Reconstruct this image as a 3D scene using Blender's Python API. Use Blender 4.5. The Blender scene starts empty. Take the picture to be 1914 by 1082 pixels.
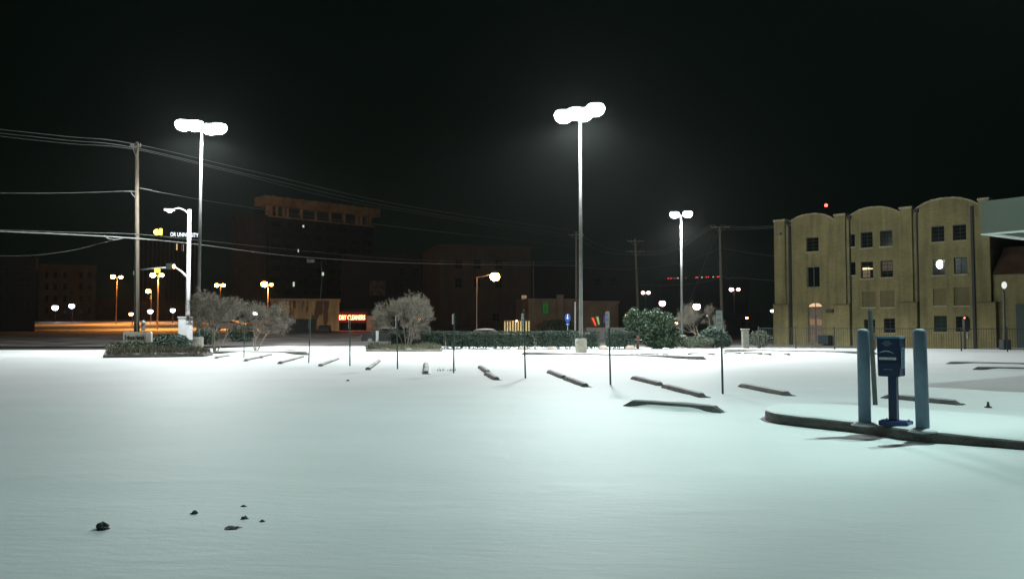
import bpy, math, random
from mathutils import Vector, Matrix, noise
random.seed(7)
R = math.radians
S = bpy.context.scene
C = S.collection

# ---------------------------------------------------------------- camera, world, exposure
CAM = Vector((0, 0, 1.65)); PITCH = R(2.5); FPX = 1490.0
cd = bpy.data.cameras.new('camera'); cd.sensor_width = 36; cd.lens = FPX / 1914 * 36
cd.clip_start = .05; cd.clip_end = 3000
cam = bpy.data.objects.new('camera', cd); C.objects.link(cam)
cam.location = CAM; cam.rotation_euler = (math.pi / 2 + PITCH, 0, 0)
S.camera = cam
W = bpy.data.worlds.new('World'); S.world = W; W.use_nodes = True
bg = W.node_tree.nodes['Background']
bg.inputs[0].default_value = (.32, 1.0, .62, 1); bg.inputs[1].default_value = .0024
S.view_settings.view_transform = 'Standard'
try: S.view_settings.look = 'None'
except Exception: pass
S.view_settings.exposure = 0; S.view_settings.gamma = 1
S.render.engine = 'CYCLES'
S.cycles.max_bounces = 5; S.cycles.diffuse_bounces = 3; S.cycles.glossy_bounces = 2
S.cycles.volume_bounces = 0; S.cycles.use_denoising = True
S.cycles.sample_clamp_indirect = 4
S.cycles.caustics_reflective = False; S.cycles.caustics_refractive = False

def lamp(name, loc, power, color, parent=None, radius=.12, spot=None, aim=None, blend=.6):
    l = bpy.data.lights.new(name, 'SPOT' if spot else 'POINT')
    l.energy = power; l.color = color; l.shadow_soft_size = radius
    if spot: l.spot_size = R(spot); l.spot_blend = blend
    o = bpy.data.objects.new(name, l); C.objects.link(o)
    o.location = Vector(loc) - (parent.location if parent else Vector())
    if aim is not None:
        o.rotation_euler = (Vector(aim) - Vector(loc)).to_track_quat('-Z', 'Y').to_euler()
    if parent: o.parent = parent
    return o

# ---------------------------------------------------------------- picture -> place
def ray(px, py):
    x = (px - 957) / FPX; y = (541 - py) / FPX
    c, s = math.cos(PITCH), math.sin(PITCH)
    return Vector((x, c - y * s, s + y * c))
def G(px, py, z=0.0):
    d = ray(px, py); t = (z - CAM.z) / d.z; return CAM + d * t
def P(px, py, Y):
    d = ray(px, py); return CAM + d * (Y / d.y)
def sm(a, b, x):
    t = min(1, max(0, (x - a) / (b - a))); return t * t * (3 - 2 * t)
def T(x, y):
    t = min(max(0, y - 54), 150)
    wl = 1 - sm(0, 18, x)
    return .021 * t * wl - .42 * sm(0, 12, t) * (1 - wl)

# ---------------------------------------------------------------- materials
MATS = {}
def mat(name, col, rough=.7, var=.25, scale=3.0, bump=.0, metal=0.0, emit=None, es=0.0, spec=.4, dirt=None, bscale=None, stretch=None, trans=0):
    if name in MATS: return MATS[name]
    m = bpy.data.materials.new(name); m.use_nodes = True; MATS[name] = m
    nt = m.node_tree; N = nt.nodes; L = nt.links; b = N['Principled BSDF']
    b.inputs['Roughness'].default_value = rough; b.inputs['Metallic'].default_value = metal
    b.inputs['Specular IOR Level'].default_value = spec
    tc = N.new('ShaderNodeTexCoord'); mp = N.new('ShaderNodeMapping'); L.new(tc.outputs['Object'], mp.inputs[0])
    if stretch: mp.inputs['Scale'].default_value = stretch
    n = N.new('ShaderNodeTexNoise'); n.inputs['Scale'].default_value = scale; n.inputs['Detail'].default_value = 6
    L.new(mp.outputs[0], n.inputs['Vector'])
    cr = N.new('ShaderNodeValToRGB'); e = cr.color_ramp.elements
    e[0].position = .3; e[1].position = .7
    lo = tuple(c * (1 - var) for c in col); hi = tuple(min(1, c * (1 + var)) for c in col)
    e[0].color = (*lo, 1); e[1].color = (*hi, 1)
    L.new(n.outputs[0], cr.inputs[0]); out = cr.outputs[0]
    if dirt:
        n2 = N.new('ShaderNodeTexNoise'); n2.inputs['Scale'].default_value = dirt[1]; n2.inputs['Detail'].default_value = 8
        L.new(tc.outputs['Object'], n2.inputs['Vector'])
        r2 = N.new('ShaderNodeValToRGB'); r2.color_ramp.elements[0].position = dirt[2]; r2.color_ramp.elements[1].position = dirt[2] + .12
        L.new(n2.outputs[0], r2.inputs[0])
        mx = N.new('ShaderNodeMix'); mx.data_type = 'RGBA'
        L.new(r2.outputs[0], mx.inputs[0]); L.new(out, mx.inputs[6]); mx.inputs[7].default_value = (*dirt[0], 1)
        out = mx.outputs[2]
    L.new(out, b.inputs['Base Color'])
    if bump:
        bn = N.new('ShaderNodeBump'); bn.inputs['Strength'].default_value = bump; bn.inputs['Distance'].default_value = .02
        n3 = N.new('ShaderNodeTexNoise'); n3.inputs['Scale'].default_value = bscale or scale * 6; n3.inputs['Detail'].default_value = 5
        L.new(mp.outputs[0], n3.inputs['Vector']); L.new(n3.outputs[0], bn.inputs['Height']); L.new(bn.outputs[0], b.inputs['Normal'])
    if emit:
        b.inputs['Emission Color'].default_value = (*emit, 1); b.inputs['Emission Strength'].default_value = es
    return m

def brick_mat(name, c1, c2, mortar, w=.4, h=.14, patch=None):
    if name in MATS: return MATS[name]
    m = bpy.data.materials.new(name); m.use_nodes = True; MATS[name] = m
    nt = m.node_tree; N = nt.nodes; L = nt.links; b = N['Principled BSDF']; b.inputs['Roughness'].default_value = .9
    tc = N.new('ShaderNodeTexCoord'); sx = N.new('ShaderNodeSeparateXYZ'); L.new(tc.outputs['Object'], sx.inputs[0])
    ad = N.new('ShaderNodeMath'); ad.operation = 'SUBTRACT'; L.new(sx.outputs[0], ad.inputs[0]); L.new(sx.outputs[1], ad.inputs[1])
    cx = N.new('ShaderNodeCombineXYZ'); L.new(ad.outputs[0], cx.inputs[0]); L.new(sx.outputs[2], cx.inputs[1])
    br = N.new('ShaderNodeTexBrick'); L.new(cx.outputs[0], br.inputs[0]); br.inputs['Scale'].default_value = 1
    br.inputs['Brick Width'].default_value = w; br.inputs['Row Height'].default_value = h; br.inputs['Mortar Size'].default_value = .012
    br.inputs['Color1'].default_value = (*c1, 1); br.inputs['Color2'].default_value = (*c2, 1); br.inputs['Mortar'].default_value = (*mortar, 1)
    n = N.new('ShaderNodeTexNoise'); n.inputs['Scale'].default_value = .45; n.inputs['Detail'].default_value = 8; L.new(tc.outputs['Object'], n.inputs[0])
    cr = N.new('ShaderNodeValToRGB'); cr.color_ramp.elements[0].position = .32; cr.color_ramp.elements[1].position = .68
    cr.color_ramp.elements[0].color = (.66, .66, .62, 1); cr.color_ramp.elements[1].color = (1.1, 1.08, 1.0, 1)
    ms = N.new('ShaderNodeMapping'); ms.inputs['Scale'].default_value = (2.2, 2.2, .16); L.new(tc.outputs['Object'], ms.inputs[0])
    ns = N.new('ShaderNodeTexNoise'); ns.inputs['Scale'].default_value = 1.0; ns.inputs['Detail'].default_value = 6; L.new(ms.outputs[0], ns.inputs[0])
    av = N.new('ShaderNodeMath'); av.operation = 'MULTIPLY_ADD'; av.inputs[1].default_value = .5; L.new(n.outputs[0], av.inputs[0])
    hv = N.new('ShaderNodeMath'); hv.operation = 'MULTIPLY'; hv.inputs[1].default_value = .5; L.new(ns.outputs[0], hv.inputs[0]); L.new(hv.outputs[0], av.inputs[2])
    cr.color_ramp.elements[0].position = .38; cr.color_ramp.elements[1].position = .6; L.new(av.outputs[0], cr.inputs[0])
    mx = N.new('ShaderNodeMix'); mx.data_type = 'RGBA'; mx.blend_type = 'MULTIPLY'; mx.inputs[0].default_value = 1
    L.new(br.outputs[0], mx.inputs[6]); L.new(cr.outputs[0], mx.inputs[7]); out = mx.outputs[2]
    if patch:   # runs of old dark paint down the wall
        mp = N.new('ShaderNodeMapping'); mp.inputs['Scale'].default_value = (1.3, 1.3, .22); L.new(tc.outputs['Object'], mp.inputs[0])
        n2 = N.new('ShaderNodeTexNoise'); n2.inputs['Scale'].default_value = 1.1; n2.inputs['Detail'].default_value = 7; L.new(mp.outputs[0], n2.inputs[0])
        r2 = N.new('ShaderNodeValToRGB'); r2.color_ramp.elements[0].position = .5; r2.color_ramp.elements[1].position = .56; L.new(n2.outputs[0], r2.inputs[0])
        m2 = N.new('ShaderNodeMix'); m2.data_type = 'RGBA'; L.new(r2.outputs[0], m2.inputs[0]); L.new(out, m2.inputs[6]); m2.inputs[7].default_value = (*patch, 1); out = m2.outputs[2]
    L.new(out, b.inputs['Base Color'])
    bp = N.new('ShaderNodeBump'); bp.inputs['Strength'].default_value = .5; bp.inputs['Distance'].default_value = .01
    L.new(br.outputs['Fac'], bp.inputs['Height']); bp.invert = True; L.new(bp.outputs[0], b.inputs['Normal'])
    return m

def snow_mat(name, col, dirt=0.0, ripple=.17):
    m = bpy.data.materials.new(name); m.use_nodes = True; MATS[name] = m
    nt = m.node_tree; N = nt.nodes; L = nt.links; b = N['Principled BSDF']
    b.inputs['Roughness'].default_value = .62; b.inputs['Specular IOR Level'].default_value = .25
    tc = N.new('ShaderNodeTexCoord')
    n = N.new('ShaderNodeTexNoise'); n.inputs['Scale'].default_value = .35; n.inputs['Detail'].default_value = 7; L.new(tc.outputs['Object'], n.inputs[0])
    cr = N.new('ShaderNodeValToRGB'); cr.color_ramp.elements[0].position = .3; cr.color_ramp.elements[1].position = .7
    cr.color_ramp.elements[0].color = (*[c * (.93 - dirt) for c in col], 1); cr.color_ramp.elements[1].color = (*col, 1)
    L.new(n.outputs[0], cr.inputs[0]); L.new(cr.outputs[0], b.inputs['Base Color'])
    mp = N.new('ShaderNodeMapping'); mp.inputs['Scale'].default_value = (1, 3.0, 1); mp.inputs['Rotation'].default_value = (0, 0, .25); L.new(tc.outputs['Object'], mp.inputs[0])
    a = N.new('ShaderNodeTexNoise'); a.inputs['Scale'].default_value = 3.5; a.inputs['Detail'].default_value = 9; a.inputs['Roughness'].default_value = .6; L.new(mp.outputs[0], a.inputs[0])
    g = N.new('ShaderNodeTexNoise'); g.inputs['Scale'].default_value = 90; g.inputs['Detail'].default_value = 3; L.new(tc.outputs['Object'], g.inputs[0])
    b1 = N.new('ShaderNodeBump'); b1.inputs['Strength'].default_value = ripple; b1.inputs['Distance'].default_value = .05; L.new(a.outputs[0], b1.inputs['Height'])
    b2 = N.new('ShaderNodeBump'); b2.inputs['Strength'].default_value = .25; b2.inputs['Distance'].default_value = .006; L.new(g.outputs[0], b2.inputs['Height'])
    L.new(b1.outputs[0], b2.inputs['Normal']); L.new(b2.outputs[0], b.inputs['Normal'])
    return m

SNOW = snow_mat('snow', (.80, .83, .82))
SNOWD = snow_mat('thin_snow', (.62, .62, .60), .25)
SNOWO = snow_mat('driven_snow', (.72, .72, .70), .2)
ASPH = mat('wet_asphalt', (.12, .11, .105), .8, .35, .35, .2, dirt=((.24, .225, .215), .22, .52))
GRND = mat('bare_ground', (.07, .065, .055), .9, .4, .5)
CONC = mat('stained_concrete', (.30, .29, .24), .85, .25, 5, .4, dirt=((.16, .15, .12), 3, .55))
KERB = mat('dark_kerb', (.13, .125, .115), .85, .35, 6, .5)
STEEL = mat('galvanised_steel', (.20, .205, .195), .5, .18, 6, metal=.35)
POLEW = mat('white_painted_steel', (.66, .66, .68), .45, .12, 5)
BRONZ = mat('bronze_paint', (.07, .06, .05), .5, .15, 4)
BLACK = mat('black_iron', (.02, .022, .022), .55, .2, 6)
POSTG = mat('green_steel_post', (.045, .075, .065), .5, .2, 8, metal=.2)
WOOD = mat('weathered_pole_wood', (.115, .09, .066), .9, .35, 2, .4, stretch=(8, 8, .6))
THIN = mat('dark_cable', (.10, .11, .10), .6, .2, 2)
WIRE = mat('cable', (.22, .23, .22), .5, .2, 2)
BOLL = mat('grey_blue_bollard_paint', (.10, .16, .215), .6, .12, 9, .15, dirt=((.07, .115, .155), 7, .62))
BLUE = mat('deep_blue_paint', (.006, .026, .085), .35, .15, 5)
BLUEL = mat('worn_blue_print', (.10, .21, .27), .5, .2, 20)
MARK = mat('white_print', (.55, .62, .62), .6, .1, 20)
DMARK = mat('dark_green_print', (.20, .26, .23), .6, .1, 20)
SIGNW = mat('white_sign_sheet', (.40, .44, .41), .5, .15, 12)
SIGNB = mat('cream_sign_face', (.62, .60, .52), .5, .1, 6)
SIGNY = mat('blue_sign_sheet', (.015, .05, .22), .4, .1, 6)
LEAFD = mat('dark_hedge_leaf', (.030, .055, .038), .6, .5, 1.5)
LEAFG = mat('glossy_leaf', (.028, .052, .027), .45, .55, 2, spec=.3)
LEAFB = mat('grey_green_leaf', (.07, .085, .055), .7, .5, 2)
GRASS = mat('dry_grass', (.10, .098, .068), .9, .6, 1.2)
BARK = mat('bare_bark', (.20, .175, .14), .9, .3, 9)
TWIG = mat('bare_twig', (.13, .115, .09), .9, .3, 2)
GLASS = mat('dark_window_glass', (.004, .010, .008), .12, .2, 2, spec=.08)
GLASSG = mat('greenish_window_glass', (.014, .035, .026), .2, .1, 2, spec=.1)
FRAME = mat('dark_window_frame', (.022, .024, .018), .6, .2, 5)
BEIGE = brick_mat('buff_brick', (.31, .275, .135), (.26, .23, .11), (.265, .235, .135))
BEIGED = brick_mat('infill_brick', (.20, .18, .09), (.18, .16, .08), (.19, .17, .095))
REDB = brick_mat('red_brown_brick', (.068, .043, .029), (.056, .037, .026), (.056, .042, .032))
BRNB = brick_mat('brown_brick', (.20, .13, .075), (.16, .105, .06), (.13, .1, .07))
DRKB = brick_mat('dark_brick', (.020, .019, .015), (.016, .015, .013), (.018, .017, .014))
MURB = brick_mat('peeling_painted_brick', (.50, .30, .14), (.44, .27, .12), (.4, .25, .12), patch=(.12, .06, .03))
TANS = mat('tan_stucco', (.36, .28, .19), .9, .25, .5)
CROWN = mat('orange_lit_stone', (.50, .35, .18), .85, .25, .5)  # orange light on the tower top is put into this colour
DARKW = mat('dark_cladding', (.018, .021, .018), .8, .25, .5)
FASC = mat('grey_canopy_fascia', (.17, .185, .15), .5, .08, 1.2)
WHITEC = mat('white_canopy_panel', (.62, .68, .63), .45, .08, 1.2)
BROWNR = mat('brown_roof', (.09, .05, .03), .9, .3, 1)

def em(name, col, s): return mat(name, (.02, .02, .02), .5, 0, emit=col, es=s)
E_WHITE = em('white_lamp_glass', (.82, .9, 1.0), 40)
E_WHITE2 = em('white_globe_glass', (.85, .9, 1.0), 14)
E_SOD = em('sodium_lamp_glass', (1, .42, .10), 90)
E_SODS = em('small_sodium_glass', (1, .45, .14), 26)
E_PINK = em('pinkish_lamp_glass', (1, .62, .55), 14)
E_BLUE = em('bluish_globe_glass', (.65, .68, 1.0), 16)
E_RED = em('red_beacon_glass', (1, .05, .04), 12)
E_REDS = em('red_marker_glass', (1, .08, .07), 1.1)
E_NEON = em('red_neon_tube', (1, .16, .07), 16)
E_WARM = em('warm_lit_pane', (1, .62, .30), .95)
E_WARMD = em('dim_warm_pane', (1, .6, .3), .22)
E_WSGN = em('white_lit_letter', (.85, .92, 1.0), 2.6)
E_YEL = em('yellow_signal_lens', (1, .72, .10), 5)
E_GREEN = em('green_lit_pane', (.12, .7, .12), .09)
E_CANO = em('canopy_light_lens', (.80, 1.0, .92), 3.5)
E_BLUEW = em('cold_window_lamp', (.9, .92, 1.0), 8)

# ---------------------------------------------------------------- mesh builder
class MB:
    def __init__(s): s.v = []; s.f = []; s.sm = False
    def add(s, vs, fs):
        k = len(s.v); s.v += [tuple(v) for v in vs]; s.f += [tuple(i + k for i in f) for f in fs]; return s
    def ob(s, o, a, b, c):
        o, a, b, c = Vector(o), Vector(a), Vector(b), Vector(c)
        vs = [o, o + a, o + a + b, o + b, o + c, o + a + c, o + a + b + c, o + b + c]
        fs = [(0, 3, 2, 1), (4, 5, 6, 7), (0, 1, 5, 4), (1, 2, 6, 5), (2, 3, 7, 6), (3, 0, 4, 7)]
        if a.cross(b).dot(c) < 0: fs = [f[::-1] for f in fs]
        return s.add(vs, fs)
    def box(s, c, d, rz=0):
        m = Matrix.Rotation(rz, 3, 'Z'); a = m @ Vector((d[0], 0, 0)); b = m @ Vector((0, d[1], 0)); e = Vector((0, 0, d[2]))
        return s.ob(Vector(c) - a / 2 - b / 2 - e / 2, a, b, e)
    def path(s, pts, r, n=8, cap=True):
        pts = [Vector(p) for p in pts]; rs = r if isinstance(r, (list, tuple)) else [r] * len(pts)
        k = len(s.v)
        for i, p in enumerate(pts):
            d = (pts[min(i + 1, len(pts) - 1)] - pts[max(i - 1, 0)]).normalized()
            u = d.cross(Vector((0, 0, 1)) if abs(d.z) < .95 else Vector((1, 0, 0))).normalized(); w = d.cross(u)
            for j in range(n):
                a = 2 * math.pi * j / n; q = p + (u * math.cos(a) + w * math.sin(a)) * rs[i]; s.v.append(tuple(q))
        for i in range(len(pts) - 1):
            for j in range(n):
                a = k + i * n + j; b = k + i * n + (j + 1) % n; s.f.append((a, b, b + n, a + n))
        if cap:
            s.f.append(tuple(k + j for j in range(n))[::-1]); s.f.append(tuple(k + (len(pts) - 1) * n + j for j in range(n)))
        return s
    def lathe(s, c, prof, n=16):
        c = Vector(c); k = len(s.v)
        for r, z in prof:
            for j in range(n):
                a = 2 * math.pi * j / n; s.v.append((c.x + r * math.cos(a), c.y + r * math.sin(a), c.z + z))
        for i in range(len(prof) - 1):
            for j in range(n):
                a = k + i * n + j; b = k + i * n + (j + 1) % n; s.f.append((a, b, b + n, a + n))
        s.f.append(tuple(k + j for j in range(n))[::-1]); s.f.append(tuple(k + (len(prof) - 1) * n + j for j in range(n)))
        return s
    def ball(s, c, r, n=12, m=7, sq=1.0):
        return s.lathe(c, [(max(.001, r * math.sin(math.pi * i / m)), -r * sq * math.cos(math.pi * i / m)) for i in range(m + 1)], n)
    def prism(s, poly, h, z=None):
        """polygon of world points, extruded by vector h"""
        poly = [Vector(p) for p in poly]; h = Vector(h); n = len(poly)
        vs = poly + [p + h for p in poly]
        fs = [tuple(range(n))[::-1], tuple(range(n, 2 * n))] + [(i, (i + 1) % n, (i + 1) % n + n, i + n) for i in range(n)]
        nn = Vector()
        for i in range(n): nn += poly[i].cross(poly[(i + 1) % n])
        if nn.dot(h) < 0: fs = [f[::-1] for f in fs]
        return s.add(vs, fs)
    def build(s, name, m, parent=None, smooth=False, **kw):
        o0 = ORG.get(parent.name, Vector()) if parent else Vector()
        me = bpy.data.meshes.new(name)
        me.from_pydata([(v[0] - o0.x, v[1] - o0.y, v[2] - o0.z) for v in s.v], [], s.f)
        me.materials.append(m)
        if smooth: me.shade_smooth()
        me.update()
        o = bpy.data.objects.new(name, me); C.objects.link(o)
        if parent: o.parent = parent
        ORG[o.name] = o0
        for k, v in kw.items(): o[k] = v
        return o
ORG = {}
def thing(name, label, cat, loc=(0, 0, 0), group=None):
    o = bpy.data.objects.new(name, None); C.objects.link(o); o.location = loc; o.empty_display_size = .3
    o['label'] = label; o['category'] = cat
    if group: o['group'] = group
    ORG[o.name] = Vector(loc); return o
def one(mb, name, m, label, cat, group=None, smooth=False, loc=None):
    """a thing that is a single mesh"""
    loc = Vector(loc) if loc is not None else Vector(mb.v[0])
    me = bpy.data.meshes.new(name); me.from_pydata([(v[0] - loc.x, v[1] - loc.y, v[2] - loc.z) for v in mb.v], [], mb.f)
    me.materials.append(m)
    if smooth: me.shade_smooth()
    o = bpy.data.objects.new(name, me); C.objects.link(o); o.location = loc
    o['label'] = label; o['category'] = cat
    if group: o['group'] = group
    ORG[o.name] = loc; return o
def text_mesh(txt, size, depth, mat_, parent, origin, ex, name='lettering', width=None, ez=Vector((0, 0, 1)), bold=.0):
    cu = bpy.data.curves.new('t', 'FONT'); cu.body = txt; cu.size = size; cu.extrude = depth; cu.offset = bold
    cu.resolution_u = 2
    to = bpy.data.objects.new('t', cu); C.objects.link(to)
    dg = bpy.context.evaluated_depsgraph_get(); me = bpy.data.meshes.new_from_object(to.evaluated_get(dg))
    bpy.data.objects.remove(to); bpy.data.curves.remove(cu)
    xs = [v.co.x for v in me.vertices]; w = max(xs) - min(xs); x0 = min(xs)
    k = (width / w) if width else 1
    ex = Vector(ex).normalized(); nrm = ex.cross(ez)
    o0 = ORG[parent.name]
    for v in me.vertices:
        c = v.co.copy(); v.co = Vector(origin) + ex * ((c.x - x0) * k) + ez * c.y + nrm * c.z - o0
    me.materials.clear(); me.materials.append(mat_); me.name = name
    o = bpy.data.objects.new(name, me); C.objects.link(o); o.parent = parent; ORG[o.name] = o0
    return o

# ---------------------------------------------------------------- ground
def patch(name, c4, nx, ny, m, dz=0.0, amp=0.0, **kw):
    """c4: near-left, near-right, far-right, far-left (x, y)"""
    a, b, c, d = [Vector((*p, 0)) for p in c4]; me = MB()
    for j in range(ny + 1):
        for i in range(nx + 1):
            u, v = i / nx, j / ny; p = (a * (1 - u) + b * u) * (1 - v) + (d * (1 - u) + c * u) * v
            z = T(p.x, p.y) + dz
            if amp: z += amp * (noise.noise((p.x * .4, p.y * .4, 3)) + .5 * noise.noise((p.x * 1.3, p.y * 1.3, 8)))
            me.v.append((p.x, p.y, z))
    for j in range(ny):
        for i in range(nx):
            k = j * (nx + 1) + i; me.f.append((k, k + 1, k + nx + 2, k + nx + 1))
    o = me.build(name, m, None, True); o['kind'] = 'structure'
    for k, v in kw.items(): o[k] = v
    return o

mb = MB(); NX, NY = 48, 60
ys = [-60 + 60 * j / 8 for j in range(8)] + [54 * j / 6 for j in range(6)] + [54 + 150 * j / 30 for j in range(31)] + [204 + 640 * j / 15 for j in range(1, 16)]
xs = [-600, -400, -250, -160] + [-110 + 10 * i for i in range(0, 22)] + [115, 140, 180, 250, 400, 600]
for y in ys:
    for x in xs: mb.v.append((x, y, T(x, y) - .035 - (.06 if -60 < y < 60 and -80 < x < 80 else 0)))
for j in range(len(ys) - 1):
    for i in range(len(xs) - 1):
        k = j * len(xs) + i; mb.f.append((k, k + 1, k + len(xs) + 1, k + len(xs)))
g = mb.build('ground', GRND, None, True); g['kind'] = 'structure'

# snow lot: fine sheet with drifts and ripples
def edgeY(x):   # where the lot meets the street
    return 51.5 + 6.5 * sm(-24, -16, x)
def snowz(x, y):
    z = .020 * noise.noise((x * .12, y * .12, 1)) + .010 * noise.noise((x * .5, y * 1.1, 5))
    fade = 1 if y < 20 else max(.25, 1 - (y - 20) / 30)
    r = noise.noise((x * .9 + y * .25, y * 2.2, 9)); z += .005 * fade * max(0, r) ** 1.5
    z += .003 * noise.noise((x * 2.6, y * 4.2, 2)) * fade
    # wind crust lines close by
    c = noise.noise((x * .7 + 2.1, y * 3.4 - x * .5, 14)); z += .006 * fade * sm(.40, .45, c)
    # drift against the island kerb, growing to the right
    return z
mb = MB(); ys = []; y = -8.0
while y < 60:
    ys.append(y); y += .10 if 2 < y < 9 else (.2 if y < 22 else .55)
ncol = 330
rows = []
for y in ys:
    half = 80 if y < 0 else 80
    for i in range(ncol + 1):
        u = (i / ncol * 2 - 1); x = half * (abs(u) ** 1.9) * (1 if u > 0 else -1)
        ye = min(y, edgeY(x)); mb.v.append((x, ye, T(x, ye) + snowz(x, ye)))
W1 = ncol + 1
for j in range(len(ys) - 1):
    for i in range(ncol):
        k = j * W1 + i
        if mb.v[k][1] < mb.v[k + W1][1] - 1e-4 or mb.v[k + 1][1] < mb.v[k + W1 + 1][1] - 1e-4: mb.f.append((k, k + 1, k + W1 + 1, k + W1))
o = mb.build('snow_covered_lot', SNOW, None, True); o['kind'] = 'structure'
# street (continues behind the hedge and away to the left)
patch('street', [(-150, 51.6), (8, 59), (8, 92), (-150, 92)], 30, 14, ASPH, .004)
patch('street_behind_hedge', [(8.05, 59), (24, 61), (24, 100), (8.05, 92)], 8, 12, ASPH, .004)
patch('snowy_yard', [(14.5, 59.6), (70, 40), (75, 105), (24.1, 105)], 14, 16, SNOWO, .010, .03)
patch('far_snowy_lot', [(-110, 94), (-34, 94), (-44, 178), (-130, 178)], 16, 20, SNOWO, .02, .05)
patch('far_verge', [(-33.8, 92.5), (-16, 92.5), (-22, 140), (-43, 140)], 8, 10, SNOWD, .012, .04)
patch('far_pavement', [(-110, 92.3), (-34, 92.3), (-34, 93.7), (-110, 93.7)], 20, 2, mat('broken_pavement', (.12, .08, .05), .9, .4, .6), .11)
patch('storefront_pavement', [(-28, 90), (-14, 90), (-14, 93), (-28, 93)], 6, 3, SNOWD, .10)

# ---------------------------------------------------------------- haze volume added to give the lamps a glow
hz = MB().box((0, 400, 30.0), (1300, 1000, 66)); o = hz.build('glow_haze', GRND)
hm = bpy.data.materials.new('glow_air'); hm.use_nodes = True; nt = hm.node_tree; nt.nodes.clear()
ou = nt.nodes.new('ShaderNodeOutputMaterial'); pv = nt.nodes.new('ShaderNodeVolumePrincipled')
pv.inputs['Color'].default_value = (.92, 1.0, .97, 1); pv.inputs['Density'].default_value = .00012; pv.inputs['Anisotropy'].default_value = .72
nt.links.new(pv.outputs[0], ou.inputs['Volume']); o.data.materials.clear(); o.data.materials.append(hm)
o['kind'] = 'stuff'; o.display_type = 'WIRE'

# ---------------------------------------------------------------- building helpers
class Fac:
    """a vertical wall plane from A to B"""
    def __init__(s, A, B):
        s.A = Vector((A[0], A[1], 0)); B = Vector((B[0], B[1], 0)); s.L = (B - s.A).length; s.e = (B - s.A) / s.L
        s.n = Vector((s.e.y, -s.e.x, 0))
        if s.n.dot(-s.A) < 0: s.n = -s.n
    def px(s, px, py):
        d = ray(px, py); t = (s.A - CAM).dot(s.n) / d.dot(s.n); p = CAM + d * t
        return (p - s.A).dot(s.e), p.z
    def w(s, u, z, off=0): return s.A + s.e * u + s.n * off + Vector((0, 0, z))
    def slab(s, mb, u0, u1, z0, z1, o0, o1):
        return mb.ob(s.w(u0, z0, o0), s.e * (u1 - u0), s.n * (o1 - o0), Vector((0, 0, z1 - z0)))
def fac_px(pa, pb, Ya, Yb):
    a = P(pa, 606, Ya); b = P(pb, 606, Yb); return Fac((a.x, a.y), (b.x, b.y))
def wall_holes(mb, F, u0, u1, z0, z1, holes, depth=.22):
    us = sorted({u0, u1, *[h[0] for h in holes], *[h[1] for h in holes]}); zs = sorted({z0, z1, *[h[2] for h in holes], *[h[3] for h in holes]})
    us = [u for u in us if u0 <= u <= u1]; zs = [z for z in zs if z0 <= z <= z1]
    for a, b in zip(us, us[1:]):
        for c, d in zip(zs, zs[1:]):
            m, n = (a + b) / 2, (c + d) / 2
            if any(h[0] < m < h[1] and h[2] < n < h[3] for h in holes): continue
            mb.add([F.w(a, c), F.w(b, c), F.w(b, d), F.w(a, d)], [(0, 1, 2, 3)])
    for a, b, c, d in holes:
        q = [(a, c), (b, c), (b, d), (a, d)]
        for i in range(4):
            p, r = q[i], q[(i + 1) % 4]
            mb.add([F.w(*p), F.w(*r), F.w(*r, -depth), F.w(*p, -depth)], [(0, 3, 2, 1)])
def window(F, par, u0, u1, z0, z1, off=.0, pane=None, bars=(1, 1), fm=None, fw=.06, proud=.05, label=None):
    fm = fm or FRAME; pane = pane or GLASS; mb = MB()
    F.slab(mb, u0, u1, z0, z0 + fw, off, off + proud); F.slab(mb, u0, u1, z1 - fw, z1, off, off + proud)
    F.slab(mb, u0, u0 + fw, z0 + fw, z1 - fw, off, off + proud); F.slab(mb, u1 - fw, u1, z0 + fw, z1 - fw, off, off + proud)
    for k in range(1, bars[0] + 1):
        u = u0 + (u1 - u0) * k / (bars[0] + 1); F.slab(mb, u - fw / 3, u + fw / 3, z0 + fw, z1 - fw, off, off + proud * .8)
    for k in range(1, bars[1] + 1):
        z = z0 + (z1 - z0) * k / (bars[1] + 1); F.slab(mb, u0 + fw, u1 - fw, z - fw / 3, z + fw / 3, off + .002, off + proud * .8 + .004)
    o = mb.build('window', fm, par)
    if label: o['label'] = label
    p = MB(); F.slab(p, u0 + fw, u1 - fw, z0 + fw, z1 - fw, off + .003, off + proud * .4); p.build('pane', pane, o)
    return o
def body(F, par, u0, u1, z0, z1, depth, m, name='wall', front=0.0):
    mb = MB(); F.slab(mb, u0, u1, z0, z1, -depth, front); return mb.build(name, m, par)
def foot(F, u=None):
    p = F.w(F.L / 2 if u is None else u, 0); p.z = T(p.x, p.y); return p

# ---------------------------------------------------------------- buff brick building on the right
F = fac_px(1452, 1852, 82, 67.6)
ZB = -.45
t = thing('brick_building', 'four-storey buff brick building with arched parapets behind the iron fence', 'building', foot(F))
def fpx(x0, y0, x1, y1):
    u0, za = F.px(x0, (y0 + y1) / 2); u1, _ = F.px(x1, (y0 + y1) / 2)
    zt = F.px((x0 + x1) / 2, y0)[1]; zb = F.px((x0 + x1) / 2, y1)[1]; return (u0, u1, zb, zt)
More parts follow.
